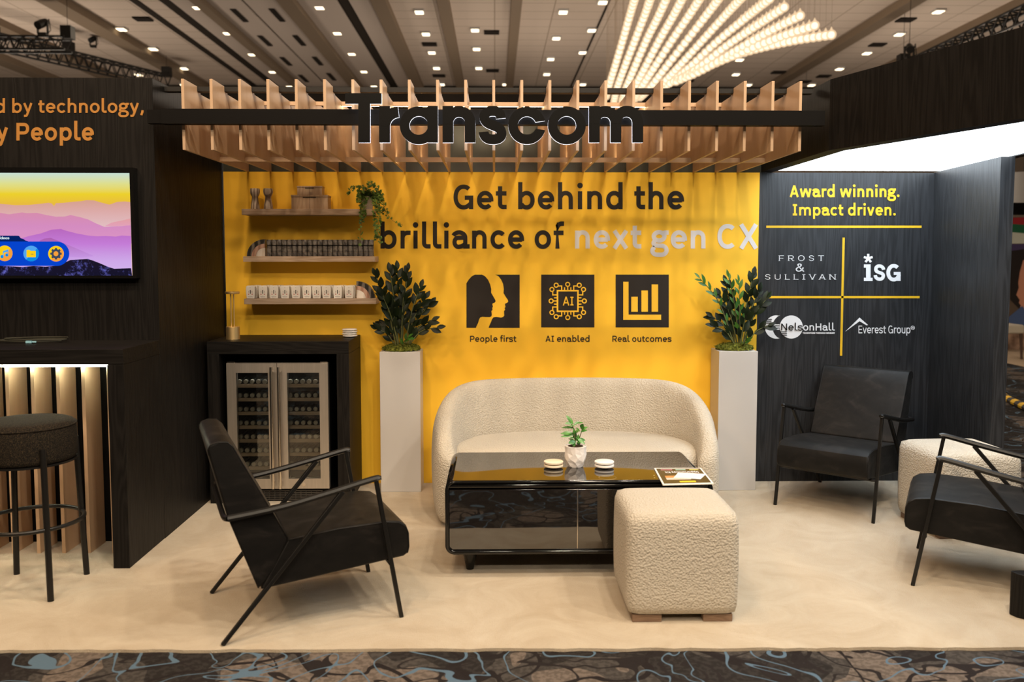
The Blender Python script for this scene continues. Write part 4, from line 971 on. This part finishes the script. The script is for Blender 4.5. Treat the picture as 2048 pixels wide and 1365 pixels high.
bn=MB().rings([[(x,TY0+.026-.016*math.sin(a),zf1+.003+.0135*(1-math.cos(a))) for a in [PI*i/10 for i in range(11)]]+[(x,TY0+.039,zf1+.03),(x,TY0+.039,zf1+.003)] for x in (TX0+.0175,TX1-.0175)]); tp(bn,'bullnose',M['blackgloss'],smooth=True)
mx_=.381
for a_,b_ in ((TX0+.0185,mx_-.002),(mx_+.002,TX1-.0185)): tp(MB().box(a_,b_,TY0+.012,TY0+.026,TZ0+.021,zf1),'drawer',M['tableglass'],bevel=.0015)
tp(MB().box(mx_-.0018,mx_+.0018,TY0+.016,TY0+.03,TZ0+.02,zf1),'divider',M['chrome'])
tp(MB().box(TX0+.018,TX1-.018,TY0+.04,TY1-.004,TZ0+.018,TZ1-.012),'carcass',M['black'])
for x,sx_ in ((TX0+.11,-1),(TX1-.11,1)):
    for y,sy_ in ((TY0+.13,-1),(TY1-.08,1)): tp(MB().lathe([(.018,.0128),(.042,TZ0+.004)],(x,y,0),20),'leg',M['blackgloss'],smooth=True)
M['mark']=mat('pale touch marking',(.42,.32,.10),.5)
rp=onZ(1215,957,TZ1); tp(MB().tube([(rp.x+.040*math.cos(a),rp.y+.040*math.sin(a),TZ1+.0034) for a in np.linspace(0,2*PI,49)[:-1]],.0006,4,closed=True),'charging_mark',M['mark'])
p1=onZ(1308,953,TZ1); p2=onZ(1309,957.5,TZ1); tm=MB()
for pp in (p1,p2): tm.box(pp.x-.003,pp.x+.003,pp.y-.004,pp.y+.004,TZ1+.0032,TZ1+.0037)
tp(tm,'touch_mark',M['mark'])
TT=TZ1+.0038
for px,m,cn_,wh in ((1107,'cream_disc','pale wooden topped','the wooden topped pair'),(1208.5,'white_disc','white','the white pair')):
    c=onZ(px,935.5,TT); 
    for k,nm in enumerate(('lower','upper')):
        coaster('coaster',TT+.0165*k,(c.x,c.y),'%s round coaster of %s on the black coffee table'%(nm,wh),'coaster',M[m],'coasters on the coffee table',r=.0475,t=.0105,foot=.0058)
# small potted plant on the table
pc=onZ(1151,933,TT); cp=thing('potted_plant','small leafy green plant in a faceted white pot on the black table','plant',(pc.x,pc.y,TT))
prof=[(.036,0),(.043,.014),(.0505,.034),(.0535,.056),(.0535,.078),(.054,.1005)]
rng=random.Random(2); rs=[]
for j,(r_,z) in enumerate(prof):
    rs.append([((r_*(1+(0 if j in (0,5) else rng.uniform(-.035,.035))))*math.cos(2*PI*(i+.5*(j%2)*(j<5))/15),(r_*(1+(0 if j in (0,5) else rng.uniform(-.035,.035))))*math.sin(2*PI*(i+.5*(j%2)*(j<5))/15),z+(0 if j in (0,5) else .006*(-1)**i)) for i in range(15)])
pm=MB(); pm.rings(rs); 
bmesh.ops.triangulate(pm.b,faces=[f for f in pm.b.faces if len(f.verts)==4])
pot=pm.build('pot',M['ceramic'],cp)
MB().lathe([(.054,.1006),(.0535,.1035),(.050,.1035),(.049,.097)],n=32,cap=False).build('rim',M['ceramic'],cp,smooth=True)
MB().lathe([(.0505,.099),(.03,.1015),(.001,.102)],n=24,cap=False).build('soil',M['soil'],cp)
st_=MB(); lf=MB(); CO=Vector((pc.x,pc.y,TT))
z5=lambda x,y,dy=0.:onY(1040+x/5.12,820+y/5.12,pc.y+dy)-CO
st_.tube(bezpath([z5(568,385),z5(560,300),z5(548,200),z5(515,120)],6),.0024,6); st_.tube(bezpath([z5(585,385,.01),z5(612,280,.01),z5(640,195,.01)],6),.0022,6)
def lf_(a,b,w=.4,dy=-.01,n=(0,-.8,.6)):
    A=z5(*a,0.); B=z5(*b,dy); leafshape(lf,A,B-A,n,(B-A).length,(B-A).length*w,'lance',.18)
for a,b,w in (((545,150),(480,55),.36),((535,140),(463,135),.4),((550,160),(605,112),.36),((545,185),(425,172),.26),((545,240),(415,235),.34),((550,262),(420,268),.25),((560,200),(560,330),.36),((555,260),(555,200),.5),((612,225),(575,180),.4),((630,205),(690,172),.45),((630,200),(640,152),.75),((620,225),(682,205),.35),((600,250),(585,330),.4),((590,300),(680,308),.34),((590,300),(668,345),.45),((590,310),(622,365),.5),((575,320),(525,355),.62),((565,320),(505,340),.6),((580,330),(600,360),.5),((560,330),(545,385),.45),((570,280),(600,300),.5),((565,230),(600,190),.3)): lf_(a,b,w,rng.uniform(-.03,.02),(rng.uniform(-.5,.5),-.8,rng.uniform(.2,.9)))
for i in range(9):
    a=rng.uniform(0,2*PI); p_=Vector((.006*math.cos(a),.006*math.sin(a),.115+.012*i)); d_=Vector((math.cos(a),math.sin(a)*.8,.35)); L=rng.uniform(.026,.04); leafshape(lf,p_,d_,(0,-.5,1),L,L*.42,'lance',.18)
st_.build('stem',M['stem'],cp,smooth='all'); lf.build('leaves',M['leaf_coffee'],cp,smooth=True,angle=60)

# brochure and card
bz_=.0035+TT
cor=[onZ(1325.6,972,TT),onZ(1427.5,969.5,TT),onZ(1402,938.5,TT),onZ(1308,938.7,TT)]
cen=sum(cor,Vector())/4; br=thing('brochure','glossy dark brochure with white border and yellow block on the table corner','brochure',(cen.x,cen.y,TT))
def bl(u,v): a=cor[0].lerp(cor[1],u); b=cor[3].lerp(cor[2],u); q_=a.lerp(b,v); return Vector((q_.x-cen.x,q_.y-cen.y,0))
def quad(u0,u1,v0,v1,z,t,pts=None):
    P=[bl(*p_) for p_ in (pts or ((u0,v0),(u1,v0),(u1,v1),(u0,v1)))]; return MB().prism([(p_.x,p_.y,z) for p_ in P],(0,0,t))
quad(0,1,0,1,.0004,.0046).build('pages',mat('white paper',(.82,.78,.74),.45),br)
quad(.035,.965,.05,.955,.0051,.0004).build('cover',mat('dark brown cover print',(.045,.032,.012),.25),br)
for u0,u1,c in ((.12,.36,(.40,.16,.20)),(.43,.64,(.30,.48,.42)),(.72,.91,(.55,.52,.16))): quad(u0,u1,.84,.90,.0056,.0002).build('colour_block',mat('brochure block',c,.3),br)
quad(.36,.68,.09,.175,.0056,.0002).build('colour_block',mat('brochure yellow block',(.75,.55,.02),.3),br)
quad(.13,.62,.26,.38,.0056,.0002).build('picture',mat('pale photo print',(.62,.54,.47),.35),br); quad(.13,.42,.385,.50,.0056,.0002).build('picture',mat('orange photo print',(.55,.25,.08),.35),br)
sh_,_=text_shapes('Opportunities Kit',110); e_=extents(sh_,110); mb=MB(); n_=0
for s_ in sh_:
    if s_[0]=='dot': s_=[(s_[1]-50,s_[2]),(s_[1]+50,s_[2])]
    L_,R_,c_=ribbon(s_,110); n_+=1
    g_=lambda p:bl(.88-(p[0]-e_[0])/(e_[1]-e_[0])*.70,.76-p[1]*.00016)+Vector((0,0,.0057+.00001*n_))
    A_=[mb.b.verts.new(g_(p)) for p in L_]; B_=[mb.b.verts.new(g_(p)) for p in R_]
    for j in range(len(A_)-(0 if c_ else 1)): mb.face((A_[j],B_[j],B_[(j+1)%len(A_)],A_[(j+1)%len(A_)]))
mb.build('lettering',M['vinyl_white'],br)
kd=quad(0,0,0,0,.0062,.0008,((.29,.375),(.80,.245),(1.0,.57),(.44,.665))); 
o=kd.build('card',mat('white card',(.82,.78,.74),.5),None); o.location=(cen.x,cen.y,TT); tag(o,'white paper card lying crookedly across the dark brochure','card')

# ------------------------------------------------------------------ armchairs
def flatfoot(mb):
    for v in mb.b.verts: v.co.z=max(v.co.z,0)
    return mb
def armchair(label,loc,rz):
    t=thing('armchair',label,'armchair',loc,rz,'black lounge armchairs'); w=.262
    seat=[(-.205,.188),(.372,.246),(.392,.258),(.398,.285),(.396,.345),(.385,.375),(.355,.396),(.30,.404),(.10,.398),(-.095,.376)]
    s_=MB().prism([(x,-w,z) for x,z in seat],(0,2*w,0)).build('seat',M['hide'],t,bevel=.016,seg=4)
    for y in (-w,w): MB().tube([(x,y*.992,z-.001) for x,z in ((-.095,.372),(.10,.394),(.30,.399),(.352,.391),(.382,.371),(.392,.343),(.394,.285),(.388,.26))],.0034,6).build('piping',M['hide'],s_,smooth='all')
    back=[(-.2135,.19),(-.322,.49),(-.384,.735),(-.388,.757),(-.379,.776),(-.352,.786),(-.315,.783),(-.293,.763),(-.262,.70),(-.196,.575),(-.0955,.378),(-.15,.26)]
    b_=MB().prism([(x,-w,z) for x,z in back],(0,2*w,0)).build('backrest',M['hide'],t,bevel=.014,seg=4)
    for y in (-w,w): MB().tube([(x,y*.992,z) for x,z in ((-.384,.737),(-.386,.757),(-.378,.774),(-.352,.783),(-.316,.780),(-.296,.761),(-.265,.70),(-.199,.576),(-.098,.38))],.0032,6).build('piping',M['hide'],b_,smooth='all')
    for y in (-.2865,.2865):
        flatfoot(MB().tube([(.3525,y,0),(.2535,y,.578),(.2525,y,.5845)],.0125,4,sq=True)).build('leg',M['blackmetal'],t,bevel=.003)
        flatfoot(MB().tube([(-.3525,y,0),(.118,y,.553)],.0135,4,sq=True)).build('leg',M['blackmetal'],t,bevel=.003)
        MB().tube(bezpath([(.262,y,.586),(.24,y,.590),(.06,y,.551),(-.13,y,.514),(-.3235,y,.492)],6),.0132,8).build('armrest',M['blackmetal'],t,smooth=True)
    MB().tube(bezpath([(-.3235,-.2865,.492),(-.332,-.27,.492),(-.335,-.2,.492),(-.335,.2,.492),(-.332,.27,.492),(-.3235,.2865,.492)],5),.0115,8).build('back_rail',M['blackmetal'],t,smooth=True)
    MB().tube([(.309,-.2865,.232),(.309,.2865,.232)],.008,8).build('crossbar',M['blackmetal'],t,smooth=True)
    MB().tube([(-.157,-.2865,.226),(-.157,.2865,.226)],.008,8).build('crossbar',M['blackmetal'],t,smooth=True)
    return t
A0=armchair('black armchair seen from behind its side, in front of the drinks fridge',(0,0,0),0)
def place(t,front_a,front_b,ang):
    fw=Vector((math.cos(ang),math.sin(ang),0)); c=(Vector(front_a)+Vector(front_b))/2-fw*.3525; t.location=(c.x,c.y,.0127); t.rotation_euler=(0,0,ang)
u=Vector((.93,.368,0)).normalized(); an=math.atan2(u.y,u.x); ln=Vector((-u.y,u.x,0)); c=Vector((-1.044,3.328,0))+u*.3525+ln*.2867; A0.location=(c.x,c.y,.0127); A0.rotation_euler=(0,0,an)
B0=dup(A0,label='black armchair facing out in the award corner, before the black award panel'); place(B0,(1.667,5.219,0),(2.117,4.823,0),R(-131.3))
C0_=dup(A0,label='black armchair at the open front of the booth, beside the far cream ottoman'); place(C0_,(1.886,3.893,0),(2.158,4.409,0),R(152.2))

# ------------------------------------------------------------------ cube ottomans
def ottoman(label,loc):
    t=thing('ottoman',label,'ottoman',loc,0,'cream cube ottomans'); h0,h1,a_=.027,.452,.226; mb=MB(); N=10
    b=bmesh.ops.create_cube(mb.b,size=1.0); bmesh.ops.subdivide_edges(mb.b,edges=mb.b.edges[:],cuts=N,use_grid_fill=True)
    for v in mb.b.verts:
        x,y,z=[k*2 for k in v.co]; p=15.0
        r_=(abs(x)**p+abs(y)**p+abs(z)**p)**(1/p); x,y,z=x/r_,y/r_,z/r_
        bul=1+.018*(1-z*z); top=.010*max(0,z)*(1-x*x)*(1-y*y)
        v.co=(x*a_*bul*1.01,y*a_*bul*.985,(h0+h1)/2+z*(h1-h0)/2+top)
    mb.build('cushion',M['cream'],t,smooth='all')
    for sx_ in (-1,1):
        for sy_ in (-1,1): MB().box(min(sx_*.205,sx_*.085),max(sx_*.205,sx_*.085),min(sy_*.205,sy_*.155),max(sy_*.205,sy_*.155),0,.031).build('foot',M['legwood'],t,bevel=.002)
    return t
ot0=ottoman('cream boucle cube ottoman standing against the corner of the coffee table',(.762,3.722,.0127))
dup(ot0,(2.535,4.765,.0127),R(3),'cream boucle cube ottoman partly hidden behind the open front armchair')

# ------------------------------------------------------------------ pole in a black foot at the open edge
pt=thing('display_pole','tan wooden pole standing in a heavy black foot at the booth edge','pole',(2.232,3.62,.0127))
MB().prism([(-.095,-.055,0),(-.085,-.09,0),(-.05,-.125,0),(.065,-.15,0),(.065,-.05,0),(-.06,-.04,0),(-.09,-.045,0)],(0,0,.185)).build('foot',M['ash'],pt,bevel=.006)
MB().tube([(-.030,-.088,.1855),(.012,-.088,1.1)],.018,14).build('post',M['rope_tan'],pt,smooth=True)

# ------------------------------------------------------------------ hall: downlights, vents, chandelier, trusses
z1=lambda L,ox:[(ox+x/2.923,y/2.923) for x,y in L]
DL=z1([(12,150),(710,162),(895,278),(1075,393),(1075,490),(238,422),(288,293),(810,430),(1155,33),(1330,184),(1473,309),(1592,412),(1692,498),(1868,33),(1972,184)],0)
DL+=z1([(127,306),(198,410),(257,497),(522,61),(561,190),(595,299),(623,391),(652,487),(848,167),(857,278),(870,391),(1026,487),(1363,61),(1323,215),(1290,338),(1267,427),(1478,487),(1530,168),(1476,299),(1595,3)],660)
DL+=z1([(1546,58),(1318,192),(1128,303),(968,396),(804,491),(434,490),(362,428),(384,342)],1348)
d0=None
for x,y in DL:
    p=onZ(x,y,CZ)
    if d0 is None:
        d0=thing('downlight','small glowing square downlight recessed in the hall ceiling','downlight',(p.x,p.y,CZ-.05),0,'square downlights in the hall ceiling')
        MB().box(-.105,.105,-.13,.13,.012,.075).build('housing',M['white'],d0); MB().box(-.08,.08,-.105,.105,.0,.0115).build('lens',M['lamp'],d0)
    else: dup(d0,(p.x,p.y,CZ-.052))
for x,y in z1([(1400,92),(1550,240),(1672,360),(1775,460),(1620,90),(1750,238),(1857,358),(1937,450)],0):
    p=onZ(x,y,CZ-.06); o=MB().box(-.055,.055,-.48,.48,-.012,.012).build('slot_vent',M['vent'],None); o.location=(p.x,p.y,CZ-.055); tag(o,'narrow black slot vent in the smooth ceiling panels','vent','slot vents in the hall ceiling')
for x,y in z1([(835,107)],0)+z1([(582,255),(637,440),(945,185),(950,410)],660)+z1([(1355,112),(1190,258),(77,472),(610,420),(875,443),(760,475)],1348):
    p=onZ(x,y,CZ); o=MB().box(-.17,.17,-.15,.15,-.02,.01).build('square_vent',M['vent'],None); o.location=(p.x,p.y,CZ-.012); tag(o,'dark rectangular air vent in the tiled hall ceiling','vent','air vents in the hall ceiling')

# chandelier: rows of glowing globes hung on wires, forming a wave
ch_=thing('globe_chandelier','sweeping wave chandelier of rows of glowing globes under the hall ceiling','chandelier',(3,15,CZ))
M['globe_core']=emis('frosted lamp core',(1.0,.86,.66),2.6)
def _shell():
    m=bpy.data.materials.new('glowing frosted glass globe'); m.use_nodes=True; t=m.node_tree; t.nodes.remove(BS(m)); tr=nd(m,'ShaderNodeBsdfTransparent'); e=nd(m,'ShaderNodeEmission',Strength=1.0); e.inputs[0].default_value=(1.0,.70,.42,1); x=nd(m,'ShaderNodeMixShader'); x.inputs[0].default_value=.62
    lk(m,tr.outputs[0],x.inputs[1]); lk(m,e.outputs[0],x.inputs[2]); lk(m,x.outputs[0],t.nodes['Material Output'].inputs['Surface']); return m
M['globe']=_shell()
z7=lambda x,y:(1200+x/4.096,y/4.096)
ROWS=[([(300,-60),(255,90),(195,300),(130,520),(75,700),(50,800)],14.0,17.5),([(430,-60),(375,100),(290,320),(205,540),(140,720),(115,830)],13.9,17.5),([(565,-60),(480,130),(380,330),(280,560),(205,740),(180,830)],13.8,17.4),
([(700,-60),(600,130),(480,340),(360,570),(270,740),(225,830)],13.7,17.3),([(850,-60),(740,110),(590,330),(440,560),(330,730),(290,810)],13.6,17.2),([(1010,-60),(890,100),(720,320),(540,550),(400,730),(330,800)],13.5,17.1),
([(1190,-50),(1040,110),(840,330),(640,550),(470,730)],13.4,17.),([(1390,-10),(1200,140),(960,340),(720,560),(520,720)],13.3,16.9),([(1508,60),(1280,210),(1030,380),(780,570),(560,690)],13.2,16.6),
([(1638,130),(1380,260),(1100,420),(830,580),(600,680)],13.1,16.4),([(1758,210),(1480,300),(1180,420),(900,540),(640,650)],13.0,16.2),([(1895,285),(1600,330),(1290,400),(1000,490),(720,600)],12.9,16.0)]
GL=[]
for pts,d0_,d1_ in ROWS:
    P=[]; n=len(pts)
    for j,(x,y) in enumerate(pts): f=j/(n-1); P.append(onY(*z7(x,y),d0_+(d1_-d0_)*f))
    C=bezpath(P,40); acc=0; last=C[0]; GL.append(last)
    for p in C[1:]:
        if (p-last).length>=.125: GL.append(p); last=p
co_=Vector((3,15,CZ)); GL.sort(key=lambda p:p.y)
def globe_mesh(mb,c,u,v):
    n0=len(mb.b.faces); mb.sphere(c,.072,u,v); mb.b.faces.ensure_lookup_table(); n1=len(mb.b.faces); mb.sphere(c,.048,u-4,v-2); mb.b.faces.ensure_lookup_table()
    for f in mb.b.faces[n1:]: f.material_index=1
gm=MB(); globe_mesh(gm,(0,0,0),14,10); gm.tube([(0,0,.071),(0,0,.11)],[.022,.006],8)
g0=gm.build('globe',M['globe'],ch_,smooth='all'); g0.data.materials.append(M['globe_core'])

for i,p in enumerate(GL[:100]):
    o=g0 if i==0 else g0.copy()
    if i: COL.objects.link(o); o.parent=ch_
    o.location=p-co_
rest=MB()
for p in GL[100:]: globe_mesh(rest,p-co_,11,7)
o=rest.build('globe_mass',M['globe'],ch_,smooth='all'); o.data.materials.append(M['globe_core']); o['kind']='stuff'
wr=MB()
for p in GL: wr.tube([p-co_+Vector((0,0,.1)),(p.x-3,p.y-15,-.001)],.0022,3,cap=False)
o=wr.build('hanging_wires',M['wire'],ch_); o['kind']='stuff'

def truss(label,a,b,h,w,n):
    a,b=Vector(a),Vector(b); t=thing('lighting_truss',label,'truss',a); d=(b-a); dn_=d.normalized(); sd_=Vector((-dn_.y,dn_.x,0)).normalized()*w/2
    cs=[sd_+Vector((0,0,h)),-sd_+Vector((0,0,h)),sd_,-sd_]
    for c in cs: MB().tube([c,c+d],.022,8).build('chord',M['darkmetal'],t,smooth=True)
    lc=MB()
    for i in range(n):
        f0_,f1_=i/n,(i+1)/n; m_=(f0_+f1_)/2
        for p_,q_ in ((cs[0],cs[2]),(cs[1],cs[3]),(cs[0],cs[1])): lc.tube([p_+d*f0_,q_+d*m_,p_+d*f1_],.012,5)
    lc.build('lacing',M['darkmetal'],t); 
    for f in (.0,.5,1.0):
        pm_=a+d*f; MB().tube([d*f+Vector((0,0,h)),(d.x*f,d.y*f,CZ-.001-a.z-d.z*f)],.005,5).build('hanger',M['darkmetal'],t)
        MB().box(-.10,.10,-.10,.10,h-.02,h+.22).build('hoist',M['darkmetal'],t).location=d*f
    return t
truss('black box truss crossing level above the television tower',(-11.,17.5,5.42),(-8.15,17.5,5.42),.24,.3,11)
truss('black box truss slanting down towards the fin canopy on the television side',(-10.6,17.6,5.72),(-8.2,22.8,5.72),.28,.3,22)
truss('black box truss above the lit award canopy',(8.32,12.6,5.12),(8.32,24,5.12),.26,.3,34)
def fixture(label,p,s=1.0,top=None):
    t=thing('stage_light',label,'stage light',p)
    if top: MB().tube([(0,0,.1*s),(0,0,top-.0005-p[2])],.006,5).build('hanging_rod',M['darkmetal'],t)
    MB().box(-.14*s,.14*s,-.1*s,.1*s,0,.12*s).build('base',M['darkmetal'],t,bevel=.01)
    MB().box(-.17*s,-.14*s,-.05*s,.05*s,.10*s,.46*s).build('yoke',M['darkmetal'],t); MB().box(.14*s,.17*s,-.05*s,.05*s,.10*s,.46*s).build('yoke',M['darkmetal'],t)
    MB().tube([(-.06*s,-.20*s,.30*s),(0,0,.42*s),(.05*s,.14*s,.52*s)],[.13*s,.13*s,.09*s],16).build('head',M['darkmetal'],t,smooth=True)
    MB().tube([(.10*s,-.02,.42*s),(.2*s,0,.55*s),(.25*s,0,.2*s),(.1*s,0,.05*s)],.012*s,6).build('cable',M['darkmetal'],t,smooth=True); return t
p=onY(146,92,17.5); fixture('black moving head stage light standing on the end of the level truss',(-8.62,17.5,5.685),.6)
p=onY(290,150,22.0); fixture('black stage light fixture on the slanting truss near the fin canopy',(-9.1,20.75,6.225),.45)
p=onY(1818,120,17.); fixture('black stage light hanging above the award canopy fascia',(p.x,17.,p.z),.55,CZ)
# ------------------------------------------------------------------ neighbouring booth seen past the side panel
MY=14.0
mu=thing('photo_mural','large printed wall mural showing a dark haired woman in profile','mural',(9.6,MY+.05,.0))
mo=Vector((-9.6,-MY-.05,0)); mc=0
def mpoly(pts,m,name='print'):
    global mc; mc+=1; e=.0015*mc
    P=[]
    for x,y in pts: v=onY(x,y,MY); P.append(Vector((v.x,MY-e,max(.012,v.z)))+mo)
    return MB().prism(P,(0,.001,0)).build(name,m,mu)
MB().box(7.4-9.6,11.8-9.6,-.05,.03,.012,2.12).build('backing_board',mat('mural brown tone',(.10,.07,.05),.6),mu)
mm=lambda n,*c:mat('mural '+n,s2l(*c),.6)
mpoly([(1990,437),(2200,430),(2200,460),(1990,446)],mm('red',150,30,40),'band'); mpoly([(1990,446),(2200,460),(2200,480),(1990,462)],mm('green',20,90,60),'band'); mpoly([(1990,462),(2200,480),(2200,486),(1990,488)],mm('pale',190,195,185),'band'); mpoly([(1990,489),(2200,487),(2200,530),(1990,510)],mm('violet',66,54,96),'band')
mpoly([(2000,505),(2075,495),(2110,530),(2110,620),(2060,640),(2020,600),(2020,545)],mm('hair',28,20,20),'hair')
mpoly([(2046,520),(2058,530),(2058,640),(2044,640),(2043,622),(2039,618),(2041,611),(2037,606),(2039,600),(2036,596),(2032,590),(2037,576),(2036,566),(2039,545)],mm('skin',196,136,112),'face')
mpoly([(2010,640),(2044,612),(2062,640),(2100,690),(2010,690)],mm('jacket',70,92,138),'jacket')
mpoly([(1990,662),(2015,655),(2035,664),(2060,658),(2200,662),(2200,702),(1990,702)],plain_noise('mural boulders',s2l(176,146,126),s2l(96,74,62),6,.7,0),'boulders')
hd=MB().box(7.3-9.6,11.8-9.6,-.15,.15,2.16,2.34).build('header_board',M['black'],mu); hd['label']='plain black header board'
ds=thing('drum_sign','grey cylindrical hanging sign above the mural header','sign',(onY(2062,0,MY+.6).x,MY+.6,onY(2040,408,MY+.6).z))
MB().lathe([(.33,0),(.33,.50)],n=48).build('drum',mat('grey fabric drum',(.30,.29,.28),.7),ds,smooth=True); MB().lathe([(.34,-.02),(.34,-.001)],n=48).build('rim',M['black'],ds)
MB().tube([(0,0,.5),(0,0,CZ-.001-ds.location.z)],.006,6).build('hanger',M['darkmetal'],ds)
tag(MB().box(7.2,12.5,11.3,15.5,.0005,.012).build('neighbour_carpet',mat('beige neighbour carpet',(.42,.32,.22),.95),None),'beige carpet of the neighbouring booth past the side panel','carpet')
p=onZ(2022,718,.012); chn=thing('dining_chair','small cream chair with dark wooden legs before the mural','chair',(p.x-.1,p.y+.15,.0125))
dw=mat('dark walnut',(.06,.03,.02),.5)
MB().box(-.24,.24,-.24,.24,.37,.50).build('seat',M['cream'],chn,bevel=.03)
for sx_ in (-.2,.2):
    for sy_ in (-.2,.2): flatfoot(MB().tube([(sx_*1.08,sy_*1.08,0),(sx_,sy_,.372)],[.016,.022],10)).build('leg',dw,chn,smooth=True)
MB().tube([(-.22,.22,.5),(-.23,.26,.75),(.23,.26,.75),(.22,.22,.5)],.018,8).build('backrest',dw,chn,smooth=True)
def _haz(m):
    v=coords(m,(1,1,1),kind='World'); w=nd(m,'ShaderNodeTexWave',Scale=2.4,bands_direction='DIAGONAL'); lk(m,v,w.inputs['Vector']); lk(m,ramp(m,w.outputs['Fac'],[(.49,(.02,.018,.015)),(.51,s2l(236,190,20))],'CONSTANT'),BS(m).inputs['Base Color'])
M['hazard']=mat('hazard striped rubber',(.5,.4,.05),.7); _haz(M['hazard'])
a=onZ(1990,784,.02); b=onZ(2075,829,.02)
tag(MB().tube([a,a.lerp(b,.5)+Vector((0,.12,0)),b],.035,8).build('cable_cover',M['hazard'],None,smooth=True),'yellow and black striped cable cover lying across the hall carpet','cable cover').location=(0,0,.016)
